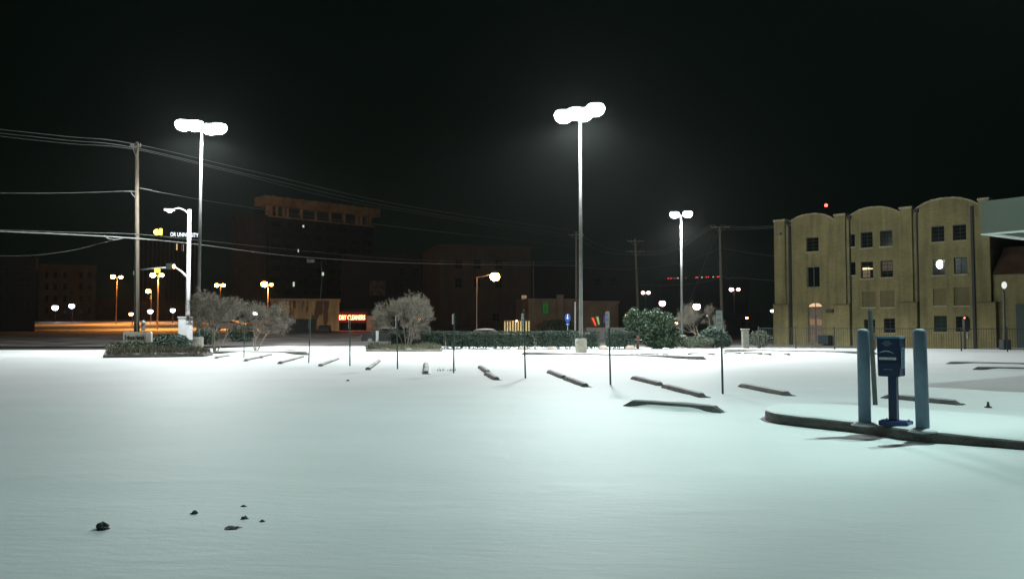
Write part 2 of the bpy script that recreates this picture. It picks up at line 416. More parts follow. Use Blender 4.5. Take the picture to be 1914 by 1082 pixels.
# bays: (left pier x, right pier x, arch px left, right, shoulder y, peak y)
wins = [  # x0,y0,x1,y1, kind
 (1507,444,1530,470,'d'), (1508,498,1532,537,'arch'), (1510,566,1537,640,'door'),
 (1590,438,1598,461,'n'), (1609,434,1631,463,'d'), (1645,431,1668,460,'d'),
 (1590,490,1599,514,'n'), (1609,489,1632,520,'lit'), (1646,487,1669,518,'dim'),
 (1612,545,1637,574,'in'), (1646,543,1672,574,'in'), (1615,597,1636,622,'d'), (1652,595,1673,622,'d'),
 (1741,423,1765,452,'d'), (1781,420,1806,449,'d'), (1743,484,1766,514,'cold'), (1783,481,1808,512,'g'),
 (1744,540,1769,571,'in'), (1783,537,1812,571,'in'), (1746,590,1770,620,'g'), (1787,591,1811,620,'d')]
ztop = 8.9
holes = []
for w in wins: holes.append(fpx(*w[:4]))
LL = F.L + .0
mb = MB(); ztop = F.px(1575, 408)[1] - .25
wall_holes(mb, F, 0, F.L, ZB, ztop, holes)
F.slab(mb, 0, F.L, ZB, ztop - .01, -14, -.6)
F.slab(mb, .0, F.L, ztop - .012, ztop, -.6, -.002); F.slab(mb, 0, .01, ZB, ztop - .02, -.6, -.002); F.slab(mb, F.L - .01, F.L, ZB, ztop - .02, -.6, -.002)
mb.build('wall', BEIGE, t)
for w, h in zip(wins, holes):
    k = w[4]; u0, u1, z0, z1 = h
    if k == 'in':
        mb = MB(); F.slab(mb, u0, u1, z0, z1, -.25, -.10); mb.build('bricked_up_window', BEIGED, t)
    elif k == 'door':
        zf = z1 - (z1 - z0) * .10
        mb = MB(); F.slab(mb, u0, u1, zf - .12, zf, -.22, -.1); F.slab(mb, u0, u0 + .1, z0, zf - .12, -.22, -.12); F.slab(mb, u1 - .1, u1, z0, zf - .12, -.22, -.12)
        F.slab(mb, (u0 + u1) / 2 - .06, (u0 + u1) / 2 + .06, z0, zf - .12, -.22, -.125); d = mb.build('door', mat('brown_door', (.17, .12, .09), .7, .2, 3), t)
        for a, b in ((u0 + .1, (u0 + u1) / 2 - .06), ((u0 + u1) / 2 + .06, u1 - .1)):
            mb = MB(); F.slab(mb, a, b, z0, zf - .12, -.22, -.17); mb.build('door_leaf', mat('panelled_door', (.24, .18, .14), .7, .2, 3), d)
        mb = MB(); F.slab(mb, u0 + .12, (u0 + u1) / 2 - .1, z0 + 1.75, z0 + 2.3, -.169, -.155); F.slab(mb, (u0 + u1) / 2 + .1, u1 - .12, z0 + 1.7, z0 + 2.3, -.169, -.155); mb.build('door_glazing', E_WARMD, d)
        # lit fanlight in two halves
        um = (u0 + u1) / 2; r = (u1 - u0) / 2 - .05
        for sgn in (-1, 1):
            pts = [F.w(um + sgn * .05, zf + .01, -.2)] + [F.w(um + sgn * (.05 + (r - .05) * math.cos(a)), zf + .01 + (z1 - zf - .03) * math.sin(a), -.2) for a in [math.pi / 2 * i / 8 for i in range(9)]]
            MB().prism(pts, F.n * .04).build('fanlight_pane', mat('lit_fanlight', (.1, .1, .1), .5, 0, emit=(1, .62, .34), es=.85), d)
        mb = MB(); pts = [F.w(u1, z1, -.21)] + [F.w(um + (u1 - um) * math.cos(a), zf + (z1 - zf) * math.sin(a), -.21) for a in [math.pi / 2 * i / 8 for i in range(9)]]; mb.prism(pts, F.n * .2)
        pts = [F.w(u0, z1, -.21)] + [F.w(um - (u1 - um) * math.cos(a), zf + (z1 - zf) * math.sin(a), -.21) for a in [math.pi / 2 * i / 8 for i in range(9)]]; mb.prism(pts, F.n * .2)
        mb.build('arch_spandrel', BEIGE, t)
    else:
        pn = {'d': GLASS, 'n': GLASS, 'arch': GLASS, 'g': GLASSG, 'lit': GLASS, 'dim': GLASS, 'cold': GLASS}[k]
        bars = (0, 1) if k == 'n' else ((1, 0) if k == 'arch' else (1, 3))
        wd = window(F, t, u0, u1, z0, z1, -.2, pn, bars, fw=.07 if k != 'n' else .04, fm=FRAME if k != 'arch' else mat('pale_mullion', (.2, .19, .14), .6, .2, 4))
        if k == 'lit':
            mb = MB(); F.slab(mb, u0 + .1, u0 + .75, z0 + .82, z0 + 1.02, -.196, -.165); F.slab(mb, u0 + .75, u1 - .1, z0 + .84, z0 + .95, -.196, -.168); mb.build('ceiling_lamp', mat('warm_lamp', (.1, .1, .1), .5, 0, emit=(1, .68, .38), es=1.4), wd)
            mb = MB(); F.slab(mb, u0 + .12, u0 + .8, z0 + .1, z0 + .78, -.196, -.17); mb.build('lit_blind', mat('dim_blind', (.1, .1, .08), .8, .2, emit=(1, .75, .4), es=.10), wd)
        if k == 'dim':
            mb = MB(); F.slab(mb, u0 + .1, u1 - .1, z0 + .6, z1 - .1, -.196, -.17); mb.build('lit_blind', mat('dim_blind2', (.1, .09, .07), .8, .3, emit=(.9, .55, .35), es=.045), wd)
        if k == 'cold':
            mb = MB(); mb.prism([F.w(u0 + .55 + .30 * math.cos(a), z1 - .48 + .38 * math.sin(a), -.196) for a in [R(40 + 28 * i) for i in range(11)]], F.n * .04); mb.build('window_lamp', E_BLUEW, wd)
    # sills
    if k in 'dgn' or k in ('lit', 'dim', 'cold', 'in'):
        mb = MB(); F.slab(mb, u0 - .08, u1 + .08, z0 - .13, z0 - .005, .003, .09); mb.build('sill', mat('stone_sill', (.40, .36, .22), .8, .2, 3), t)
# piers with caps, wider bases, arched parapets
def U(px_, py_=500): return F.px(px_, py_)[0]
piers = [(1450, 1470, 411), (1563, 1583, 400), (1686, 1708, 387), (1833, 1858, 370)]
for a, b, y in piers:
    u0, u1 = U(a), U(b); zt = F.px((a + b) / 2, y)[1]
    u0 = max(u0, -.2); u1 = min(u1, F.L + .15)
    mb = MB(); F.slab(mb, u0, u1, ZB, zt - .18, .003, .28); F.slab(mb, u0 + .002, u1 - .002, ztop, zt - .18, -.6, .003); mb.build('pier', BEIGE, t)
    mb = MB(); F.slab(mb, u0 - .06, u1 + .06, zt - .178, zt, -.66, .35); mb.build('pier_cap', mat('stone_coping', (.42, .38, .25), .8, .25, 2), t)
    zl = F.px((a + b) / 2, 570 if a < 1600 else 566)[1]
    mb = MB(); F.slab(mb, u0 - .12, u1 + .35, ZB, zl, .005, .42); mb.build('pier_base', BEIGE, t)
    mb = MB(); F.slab(mb, u0 - .16, u1 + .42, zl + .002, zl + .09, .006, .5); mb.build('ledge', mat('dark_ledge', (.12, .11, .06), .8, .25, 2), t)
for a, b, ys_, yp in [(1471, 1562, 419, 399), (1584, 1685, 407, 386), (1709, 1832, 393, 369)]:
    u0, u1 = U(a), U(b); zs = F.px(a, ys_)[1]; zp = F.px((a + b) / 2, yp)[1]
    arc = []; n = 22
    for i in range(n + 1):
        x = -1 + 2 * i / n; arc.append(((u0 + u1) / 2 + x * (u1 - u0) / 2, zs + (zp - zs) * (1 - abs(x) ** 2.3)))
    mb = MB(); mb.prism([F.w(u0, ztop + .002, -.4)] + [F.w(u1, ztop + .002, -.4)] + [F.w(u, z - .12, -.4) for u, z in reversed(arc)], F.n * .398); mb.build('parapet', BEIGE, t)
    for i in range(n):   # coping blocks, a little uneven
        (ua, za), (ub, zb_) = arc[i], arc[i + 1]; lift = random.uniform(0, .05)
        mb = MB(); mb.prism([F.w(ua + .01, za - .118, -.46), F.w(ub - .01, zb_ - .118, -.46), F.w(ub - .01, zb_ + lift, -.46), F.w(ua + .01, za + lift, -.46)], F.n * .53)
        mb.build('coping_block', MATS['stone_coping'], t)
    # downpipe with hopper at the left of each bay
    for uu in (u0 + .25,):
        mb = MB(); F.slab(mb, uu, uu + .12, ZB + .1, ztop + .1, .01, .13); mb.build('downpipe', BLACK, t)
        mb = MB(); F.slab(mb, uu - .12, uu + .24, ztop + .102, ztop + .4, .01, .25); mb.build('hopper', BLACK, t)
mb = MB(); F.slab(mb, U(1476), U(1480), ZB, ztop, .01, .16); mb.build('downpipe', BLACK, t)
mb = MB(); F.slab(mb, U(1817), U(1822), ZB, ztop + .2, .01, .18); mb.build('downpipe', BLACK, t)
u, z = F.px(1552, 582); mb = MB(); F.slab(mb, u - .35, u + .35, z - .12, z + .22, .01, .22); mb.build('wall_box', BRONZ, t)
u, z = F.px(1460, 437); mb = MB(); F.slab(mb, u - .25, u + .25, z - .15, z + .05, .29, .6); mb.build('wall_bracket', STEEL, t)
u, z = F.px(1549, 634); mb = MB(); F.slab(mb, u - .5, u + .5, z - .45, z + .4, .3, 1.2); c = one(mb, 'cabinet', mat('dark_blue_cabinet', (.02, .04, .055), .5, .2, 3), 'small dark cabinet standing by the arched double door', 'cabinet')
# annex carrying on to the right behind the canopy
F2 = Fac((F.w(F.L + .2, 0).x, F.w(F.L + .2, 0).y), (F.w(F.L + 14, 0).x, F.w(F.L + 14, 0).y))
t2 = thing('annex_building', 'two-storey buff annex with brown roof at the right end of the brick building', 'building', foot(F2))
zt2 = F2.px(1890, 512)[1]; zr2 = F2.px(1890, 458)[1]
body(F2, t2, 0, 13.8, ZB, zt2, 9, BEIGE, front=-.15)
mb = MB(); a, b = F2.w(0, zt2 + .004, .1), F2.w(13.8, zt2 + .004, .1); a2, b2 = F2.w(.4, zr2, -2), F2.w(13.4, zr2, -2); a3, b3 = F2.w(0, zt2 + .004, -9), F2.w(13.8, zt2 + .004, -9)
mb.add([a, b, b2, a2, a3, b3, F2.w(13.4, zr2, -7), F2.w(.4, zr2, -7)], [(0, 1, 2, 3), (4, 7, 6, 5), (0, 3, 7, 4), (1, 5, 6, 2), (3, 2, 6, 7), (0, 4, 5, 1)]); mb.build('roof', BROWNR, t2)
u0, zz = F2.px(1899, 610); zt_ = F2.px(1905, 568)[1]
mb = MB(); F2.slab(mb, u0, u0 + 2.6, ZB, zt_, -.149, -.08); dd = mb.build('garage_door', mat('grey_green_door', (.05, .075, .07), .6, .2, 2), t2)
for k in range(5):
    z = ZB + (zt_ - ZB) * (k + .05) / 5; mb = MB(); F2.slab(mb, u0 + .08, u0 + 2.52, z, z + (zt_ - ZB) / 5 - .08, -.078, -.05); mb.build('door_panel', MATS['grey_green_door'], dd)

# ---------------------------------------------------------------- canopy beside the island (mostly out of frame)
u_ = Vector((.56, -.83, 0)).normalized(); v_ = Vector((.83, .56, 0)).normalized()
c0 = P(1834, 437, 19.0); zc = c0.z; c0 = Vector((c0.x, c0.y, 0)); K = Vector((0, 0, 1))
t = thing('canopy', 'white flat drive-through canopy corner with lit underside at the right edge', 'canopy', c0 + u_ * 6 + v_ * 3)
LU, LV, H = 13.0, 6.5, .77
for nm, o_, a, b in (('fascia', c0, u_ * LU, v_ * .12), ('fascia', c0 + v_ * (LV - .12), u_ * LU, v_ * .12), ('fascia', c0 + v_ * .123, u_ * .12, v_ * (LV - .246)), ('fascia', c0 + v_ * .123 + u_ * (LU - .12), u_ * .12, v_ * (LV - .246))):
    MB().ob(o_ + K * zc, a, b, K * H).build(nm, FASC, t)
MB().ob(c0 + u_ * .123 + v_ * .123 + K * (zc + .12), u_ * (LU - .246), v_ * (LV - .246), K * .06).build('soffit', WHITEC, t)
MB().ob(c0 + u_ * .123 + v_ * .123 + K * (zc + H - .1), u_ * (LU - .246), v_ * (LV - .246), K * .05).build('roof', mat('roof_snow', (.75, .78, .77), .6, .05, 1), t)
for k in range(3):   # bright edge trim
    MB().ob(c0 - u_ * .01 - v_ * .01 + K * (zc - .03 - .0 * k), u_ * (LU + .02) if k == 0 else v_ * (LV + .02), (v_ if k == 0 else u_) * .2, K * .028).build('edge_trim', mat('pale_trim', (.8, .84, .8), .4, .05, 3), t) if k < 1 else None
MB().ob(c0 + v_ * .2 - u_ * .01 + K * (zc - .03), u_ * .2, v_ * (LV - .2), K * .028).build('edge_trim', MATS['pale_trim'], t)
for k in range(4):
    for j in range(2):
        c = c0 + u_ * (1.3 + 3.2 * k) + v_ * (1.6 + 3.2 * j) + K * (zc + .06)
        MB().ob(c - u_ * .3 - v_ * .3, u_ * .6, v_ * .6, K * .058).build('canopy_light', E_CANO, t)
        lamp('canopy_lamp', c - K * .1, 3, (.72, 1.0, .9), t, .3)
for k in (1, 2):
    c = c0 + u_ * (LU * (.22 if k == 1 else .8)) + v_ * 3.6; MB().box((c.x, c.y, zc / 2 - .05), (.4, .4, zc + .2), math.atan2(u_.y, u_.x)).build('column', WHITEC, t)

# ---------------------------------------------------------------- far and middle buildings
def fac_perp(pa, pb, Yb):
    b = P(pb, 606, Yb); v = Vector((b.x, b.y, 0)).normalized(); e = Vector((v.y, -v.x, 0))
    if e.x < 0: e = -e
    d = P(pa, 606, Yb); d = Vector((d.x, d.y, 0)); # b - e*s on ray d
    k = (b.x * d.y - b.y * d.x) / (e.x * d.y - e.y * d.x); a = Vector((b.x, b.y, 0)) - e * k
    return Fac((a.x, a.y), (b.x, b.y))
def simple_building(name, label, pa, pb, Ya, Yb, ytop, m, depth=14, zb=None, windows=(), par_m=None, cornice=True, pyref=None, cat='building'):
    F = fac_perp(pa, pb, Yb) if Ya is None else fac_px(pa, pb, Ya, Yb); f = foot(F); zb_ = (min(T(*F.w(0, 0).xy), T(*F.w(F.L, 0).xy)) - .3) if zb is None else zb
    t = thing(name, label, cat, f); zt = F.px((pa + pb) / 2 if pyref is None else pyref, ytop)[1]
    body(F, t, 0, F.L, zb_, zt, depth, m)
    if cornice:
        mb = MB(); F.slab(mb, -.15, F.L + .15, zt + .002, zt + .3, -depth - .15, .18); mb.build('cornice', par_m or m, t)
    for w in windows:
        x0, y0, x1, y1, pn = w[:5]; u0, _ = F.px(x0, y0); u1, _ = F.px(x1, y0); za = F.px(x0, y1)[1]; zb2 = F.px(x0, y0)[1]
        window(F, t, u0, u1, za, zb2, .004, pn, (1, 1), fw=.08)
    return F, t, zb_, zt
rw = lambda xs, ys, w, h, pn: [(x, y, x + w, y + h, pn) for y in ys for x in xs]
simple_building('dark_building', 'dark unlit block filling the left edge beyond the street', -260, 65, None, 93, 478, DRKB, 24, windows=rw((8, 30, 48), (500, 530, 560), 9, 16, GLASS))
simple_building('brick_block', 'dim brown brick block behind the two left white globe lamps', 70, 178, None, 184, 497, BRNB, 20, windows=rw((84, 100, 118, 148, 164), (508, 530, 552, 574), 7, 12, GLASS))
simple_building('low_brick_building', 'low dark red brick building behind the sodium lamps left of the timber pole', 178, 250, None, 186, 560, REDB, 14, windows=rw((192, 212, 232), (572,), 9, 10, GLASS))
# finned tower with lit letters
F, t, zb_, zt = simple_building('finned_tower', 'dark office tower with vertical fins and white lit roof lettering', 246, 366, None, 236, 446, DARKW, 20, windows=[(329, 455, 335, 468, E_WARM), (339, 456, 344, 470, E_WARM)])
for k in range(15):
    u = F.L * (k + .5) / 15; mb = MB(); F.slab(mb, u - .22, u + .22, zb_, zt - .2, .09, .9); mb.build('fin', mat('brown_fin', (.17, .12, .07), .8, .2, .5), t)
tx0 = F.px(317, 437); tx1 = F.px(371, 437)
mb = MB()
for k in range(8): u = tx0[0] + (tx1[0] - tx0[0]) * k / 7; F.slab(mb, u - .05, u + .05, zt + .3, zt + .9, .0, .1)
mb.build('letter_stand', BLACK, t)
text_mesh('OR UNIVERSITY', 1.7, .08, E_WSGN, t, F.w(tx0[0] + .2, zt + .75, .2), F.e, 'roof_lettering', width=(tx1[0] - tx0[0]) * .97)
# low reddish buildings under the tower / behind the big lamp
simple_building('red_brick_shed', 'low reddish brick building at the foot of the finned tower', 262, 352, None, 175, 566, REDB, 10, windows=rw((275, 300, 325), (575,), 8, 10, GLASS))
# tall hotel with lit colonnaded top
F = fac_px(500, 697, 180, 200); zb_ = T(*F.w(0, 0).xy) - .4
t = thing('tall_building', 'tall dark building with dim orange colonnade and overhanging slab at its top', 'building', foot(F))
zc1 = F.px(500, 405)[1]; zr = F.px(500, 384)[1]; zt = F.px(500, 367)[1]
body(F, t, 0, F.L, zb_, zc1, 11, DARKW)
body(F, t, .8, F.L - .8, zc1 + .002, zr, 9, mat('dark_penthouse', (.05, .04, .03), .8, .2, 1), 'penthouse', front=-1.4)
mb = MB(); F.slab(mb, -1.6, F.L + 1.2, zr + .002, zt, -4, 1.1); mb.build('roof_slab', CROWN, t)
mb = MB(); F.slab(mb, -.1, F.L + .1, zc1 + .004, zc1 + .35, -.4, .25); mb.build('ledge', CROWN, t)
for px_ in (503, 517, 530, 537, 563, 590, 617, 643, 668, 675, 686, 692):
    u = F.px(px_, 400)[0]; w_ = .75 if px_ == 503 else .28
    mb = MB(); F.slab(mb, u - w_, u + w_, zc1 + .352, zr, -.4, .2); mb.build('column', CROWN, t)
for k in range(8):
    u = F.L * (k + .3) / 8; mb = MB(); F.slab(mb, u, u + .7, zt + .002, zt + .35, -.9, -.2); mb.build('roof_vent', CROWN, t)
lit = {(2, 0): (E_WARM, 2)}
for fl in range(10):
    for k in range(8):
        z1 = zc1 - .8 - fl * 2.55; u = F.L * (k + .14) / 8
        window(F, t, u, u + F.L / 8 * .72, z1 - 1.4, z1, .004, GLASS, (1, 0), fw=.1, fm=mat('dim_concrete_frame', (.035, .032, .026), .8, .2, 1))
for (x, y, w_, h_) in ((565, 421, 3, 4), (556, 466, 2, 5), (601, 509, 4, 6), (547, 527, 3, 8)):
    u, z = F.px(x, y); mb = MB(); F.slab(mb, u, u + w_ * .13, z - h_ * .13, z, .13, .2); mb.build('lit_window', mat('cool_lit_pane', (.1, .1, .1), .5, 0, emit=(.8, 1, .75), es=.7), t)
mb = MB(); Fs = F
mb.ob(F.w(-.3, zb_, -.5), -F.e * .2 + Vector(), -F.n * 9, K * (zc1 - zb_)); mb.build('side_wall', mat('red_brown_side', (.055, .042, .032), .8, .3, .6), t)
mb = MB(); F.slab(mb, -3.8, -.55, zb_, F.px(485, 398)[1], -11, -1.0); mb.build('stair_tower', MATS['red_brown_side'], t)
# dark masses between the tower and the mast
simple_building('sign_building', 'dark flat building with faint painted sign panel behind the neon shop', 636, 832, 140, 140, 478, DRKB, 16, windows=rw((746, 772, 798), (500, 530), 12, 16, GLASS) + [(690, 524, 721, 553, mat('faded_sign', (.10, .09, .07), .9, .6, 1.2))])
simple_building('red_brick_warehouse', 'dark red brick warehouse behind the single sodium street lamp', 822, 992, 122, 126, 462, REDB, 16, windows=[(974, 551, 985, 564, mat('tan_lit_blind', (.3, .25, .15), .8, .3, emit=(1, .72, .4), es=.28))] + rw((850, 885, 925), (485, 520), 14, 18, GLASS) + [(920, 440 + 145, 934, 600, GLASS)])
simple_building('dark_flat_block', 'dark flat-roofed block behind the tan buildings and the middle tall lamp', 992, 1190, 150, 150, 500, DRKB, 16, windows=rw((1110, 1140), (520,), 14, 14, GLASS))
# mural wall, neon shop
F, t, zb_, zt = simple_building('painted_wall_building', 'orange-lit brick building with dark peeling paint runs across the street', 505, 634, None, 92, 562, MURB, 12, zb=.4, cornice=False, pyref=600)
mb = MB(); F.slab(mb, -.1, F.L + .12, zt + .002, zt + .22, -12, .12); mb.build('parapet_coping', mat('worn_coping', (.35, .22, .12), .9, .3, 1), t)
a = P(594, 622, 90); mb = MB()
F3, t, zb3, zt3 = simple_building('neon_shop', 'low dark shopfront with red neon lettering beside the painted wall', 636, 688, 95, 94, 577, DARKW, 10, zb=.4, cornice=False)
mb = MB(); F3.slab(mb, -.05, F3.L + .05, F3.px(660, 603)[1], F3.px(660, 583)[1], .004, .5); mb.build('fascia', mat('dark_red_fascia', (.20, .03, .02), .6, .2, 2), t)
u0 = .15; text_mesh('DRY CLEANERS', .78, .03, E_NEON, t, F3.w(u0, F3.px(660, 597.5)[1], .53), F3.e, 'neon_lettering', width=F3.L - .3)
window(F3, t, .9, F3.L - .2, .9, F3.px(660, 605)[1], .006, GLASS, (2, 0))
mb = MB(); uu = F3.L + .1; F3.slab(mb, uu, uu + .55, zb3, F3.px(690, 590)[1], -.6, .6); mb.build('pilaster', mat('orange_pilaster', (.55, .28, .16), .8, .2, 2), t)
mb = MB(); F3.slab(mb, uu + .553, uu + 1.3, F3.px(690, 598)[1], F3.px(690, 590)[1], -.6, .5); mb.build('lintel', MATS['orange_pilaster'], t)
# dumpster enclosure and dumpster in front of the painted wall
a = P(527, 622, 89); b = P(590, 622, 88.5)
mb = MB(); zt_ = P(560, 596, 89).z; t = thing('enclosure', 'dark board bin enclosure against the orange painted wall', 'enclosure', (a.x, 89, T(a.x, 89)))
n = 14
for k in range(n):
    x0 = a.x + (b.x - a.x) * k / n; mb = MB(); mb.ob((x0 + .02, 88.4, T(a.x, 88) - .1), Vector(((b.x - a.x) / n - .04, 0, 0)), Vector((0, .05, 0)), Vector((0, 0, zt_ - T(a.x, 88) + .1 + random.uniform(-.03, .03)))); mb.build('board', mat('dark_board', (.03, .032, .028), .8, .3, 2), t)
mb = MB(); mb.ob((a.x, 88.46, T(a.x, 88)), Vector((b.x - a.x, 0, 0)), Vector((0, .08, 0)), Vector((0, 0, zt_ - T(a.x, 88) - .1))); mb.build('backing', BLACK, t)
a = P(600, 622, 89); b = P(618, 622, 89)
t = thing('dumpster', 'black dumpster in front of the orange painted wall', 'dumpster', (a.x, 89, T(a.x, 89)))
z0 = T(a.x, 89); w_ = b.x - a.x; zt_ = P(610, 608, 89).z
mb = MB(); mb.prism([(a.x, 88, z0 + .08), (b.x, 88, z0 + .08), (b.x + .05, 88, zt_ - .15), (a.x - .05, 88, zt_ - .15)], (0, 1.0, 0)); mb.build('bin', mat('black_paint', (.02, .022, .02), .6, .2, 3), t)
mb = MB(); mb.ob((a.x - .07, 87.9, zt_ - .148), (w_ + .14, 0, 0), (0, 1.15, .12), (0, 0, .05)); mb.build('lid', BLACK, t)
# tan buildings in the middle
F, t, zb_, zt = simple_building('tan_building', 'tan building with green-lit window left of the middle tall lamp', 988, 1086, 118, 120, 562, TANS, 12, windows=[(1013, 565, 1026, 588, E_GREEN), (1044, 563, 1047, 590, GLASS)])
mb = MB(); u, z = F.px(1041, 556); F.slab(mb, u - .1, u + .9, zt - 3, zt + .9, .01, .5); mb.build('pier', TANS, t)
F, t, zb_, zt = simple_building('plain_hall', 'plain windowless tan hall with coloured lights right of the middle tall lamp', 1088, 1156, 121, 123, 566, TANS, 12)
for x, y, c, nm, s_, lean in ((1113, 605, (1, .08, .04), 'red', 1.3, -.45), (1119, 603, (.55, 1, .4), 'green', .5, -.2), (1128, 600, (.25, .16, .9), 'violet', .28, .3)):
    u, z = F.px(x, y); mb = MB(); mb.prism([F.w(u - .08, z - .3, .06), F.w(u + .10, z - .3, .06), F.w(u + .12 + lean, z + .9, .06), F.w(u - .25 + lean, z + .9, .06)], F.n * .05)
    mb.build('coloured_tube', em(nm + '_tube', c, s_), t)
for x in (1002, 1032, 1086):
    pass
mbp = P(1010, 612, 112); t = thing('brick_base_wall', 'low reddish brick wall lit below the tan building', 'wall', (mbp.x, 108, 0))
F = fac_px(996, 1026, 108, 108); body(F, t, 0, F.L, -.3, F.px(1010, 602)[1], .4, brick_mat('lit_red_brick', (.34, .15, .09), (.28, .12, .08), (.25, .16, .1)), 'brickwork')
mb = MB(); F.slab(mb, -.06, F.L + .06, F.px(1010, 602)[1] + .002, F.px(1010, 602)[1] + .1, -.45, .05); mb.build('coping', CONC, t)
F = fac_px(1063, 1076, 108, 108); t = thing('brick_gatepost_wall', 'short reddish brick wall right of the round blue sign', 'wall', foot(F))
body(F, t, 0, F.L, -.3, F.px(1070, 601)[1], .4, MATS['lit_red_brick'], 'brickwork')
mb = MB(); F.slab(mb, -.06, F.L + .06, F.px(1070, 601)[1] + .002, F.px(1070, 601)[1] + .1, -.45, .05); mb.build('coping', CONC, t)
# lit board fence
t = thing('board_fence', 'warm-lit pale board fence with gaps left of the tan building', 'fence', P(966, 615, 80))
Fb = fac_px(942, 992, 80, 80); zb_ = T(*Fb.w(0, 0).xy)
for k in range(10):
    u = Fb.L * k / 10; zz = Fb.px(966, 600)[1] + random.uniform(-.04, .04)
    mb = MB(); Fb.slab(mb, u + .02, u + Fb.L / 10 - .11, zb_, zz, .0, .04); mb.build('board', mat('pale_board', (.6, .48, .26), .8, .2, 4), t)
mb = MB(); Fb.slab(mb, 0, Fb.L, zb_ + .5, zb_ + .6, -.06, -.002); Fb.slab(mb, 0, Fb.L, zb_ + 1.4, zb_ + 1.5, -.06, -.002); mb.build('rail', mat('dark_rail', (.1, .08, .05), .8, .2, 4), t)
bl = MB().ball(Fb.w(Fb.L * .47, Fb.px(966, 600)[1] + .02, .35), .09); t3 = thing('fence_lamp', 'small yellow lamp lighting the pale board fence', 'lamp', Fb.w(Fb.L * .47, zb_, .3))
bl.build('globe', em('fence_glow', (1, .75, .25), 6), t3, True); MB().path([Fb.w(Fb.L * .47, zb_, .35), Fb.w(Fb.L * .47, Fb.px(966, 600)[1] - .1, .35)], .02).build('stake', BLACK, t3)
lamp('fence_light', Fb.w(Fb.L * .47, Fb.px(966, 600)[1] - .1, 1.6), 60, (1, .7, .3), t3, .1)
# pale van/shed roof shapes right of the middle pole
F, t, zb_, zt = simple_building('grey_shed', 'low grey flat shed seen through the gap in the hedge', 1096, 1172, 82, 82, 612, mat('grey_render', (.16, .14, .13), .9, .2, .6), 8, cornice=False)
# far building with a row of red marker lamps
F = fac_px(1236, 1400, 420, 420); t = thing('distant_building', 'distant dark building with a row of red marker lights along its roof', 'building', foot(F))
zt = F.px(1300, 522)[1]; body(F, t, 0, F.L, -1, zt, 20, DARKW)
for x, r in ((1249, 1), (1254, 1), (1259, 0), (1263, 0), (1267, 2), (1282, 0), (1301, 1), (1304, 1), (1312, 2), (1320, 1), (1324, 1), (1333, 2), (1341, 1), (1344, 1)):
    u = F.px(x, 520)[0]; zz = zt + .45 + (x - 1249) / 95 * .9; mb = MB(); mb.ball(F.w(u, zz, .1), .36, 8, 5); mb.build('marker_lamp', {0: em('faint_red', (1, .1, .08), .4), 1: E_REDS, 2: em('faint_white', (.8, 1, .8), .7)}[r], t)
    mb = MB(); F.slab(mb, u - .1, u + .1, zt, zz - .4, 0, .2); mb.build('stand', BLACK, t)
F = fac_px(1236, 1456, 200, 200); 
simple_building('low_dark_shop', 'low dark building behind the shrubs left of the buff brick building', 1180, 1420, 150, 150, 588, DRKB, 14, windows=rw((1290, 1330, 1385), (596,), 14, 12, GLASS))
# antenna mast
p = P(1544, 384, 150); t = thing('antenna_mast', 'mast with red beacon rising behind the brick building', 'mast', (p.x, p.y, 0))
mb = MB(); mb.path([(p.x, p.y, -.5), (p.x, p.y, p.z - .2)], [.35, .12], 6); mb.build('mast_pole', BLACK, t)
MB().ball(p, .3, 12, 6).build('beacon', E_RED, t, True)

# ---------------------------------------------------------------- tall lot lamps
def plinth(p, r, h, t):
    MB().lathe((p.x, p.y, p.z - .1), [(r, 0), (r, h + .02), (r * .93, h + .1)], 20).build('plinth', CONC, t)
def lot_lamp(base, top, heads, label, power, col, hr=.36, group=None, pr=.115):
    t = thing('lot_lamp', label, 'lamp', base, group)
    plinth(base, .33, .84, t)
    MB().path([base + K * .82, (base.x, base.y, top)], [pr, pr * .62], 14).build('pole', mat('dull_pole_paint', (.085, .088, .082), .6, .2, 3), t, True)
    MB().box((base.x, base.y, base.z + .86), (.42, .42, .06)).build('base_plate', STEEL, t)
    for dx, dy, dz in heads:
        h = Vector((base.x + dx, base.y + dy, top + dz)); d = Vector((dx, dy, 0)).normalized()
        MB().path([(base.x, base.y, top - .12), h - d * hr * .6 + K * .03], .035, 6).build('arm', STEEL, t)
        hd = MB().lathe(h, [(hr * .8, hr * .42), (hr * .7, hr * .52), (hr * .3, hr * .6)], 14).build('lamp_head', mat('pale_lamp_housing', (.5, .5, .5), .5, .1, 3), t)
        MB().lathe(h, [(hr * .12, -hr * .75), (hr * .5, -hr * .66), (hr * .8, -hr * .42), (hr * .98, -.02), (hr * .98, hr * .15), (hr * .82, hr * .41)], 18).build('lens', E_WHITE, hd, True)  # lens enlarged so the heads merge into one blob of glare
        lamp('lot_light', h - K * (hr * .75 + .22), power, col, t, .2, 160, h - K * 5, .3)
        lamp('lot_light', h - K * (hr * .75 + .22), power * .26, col, t, .2)
    return t
WC = (.93, 1.0, .985)
bA = G(370, 655); bB = G(1086, 661); 
topA = P(376, 240, bA.y).z; topB = P(1087, 213, bB.y).z
PW = 3500
lot_lamp(bA, topA, [(-1.05, -.3, .15), (.95, .35, .1), (-.1, -.75, .0), (.25, .75, .15)], 'tall floodlight pole in the left planter', PW, WC, .52)
lot_lamp(bB, topB, [(-.95, -.3, -.2), (.9, .3, .35), (.1, -.9, -.25), (-.15, .8, .25)], 'tall floodlight pole on concrete plinth near the middle', PW, WC, .55)
bC = G(1275, 648); topC = P(1271, 402, bC.y).z
lot_lamp(bC, topC, [(-.48, -.1, 0.02), (.42, -.35, .03)], 'shorter two-headed white lamp beside the shrubs', 5500, WC, .36, pr=.1)
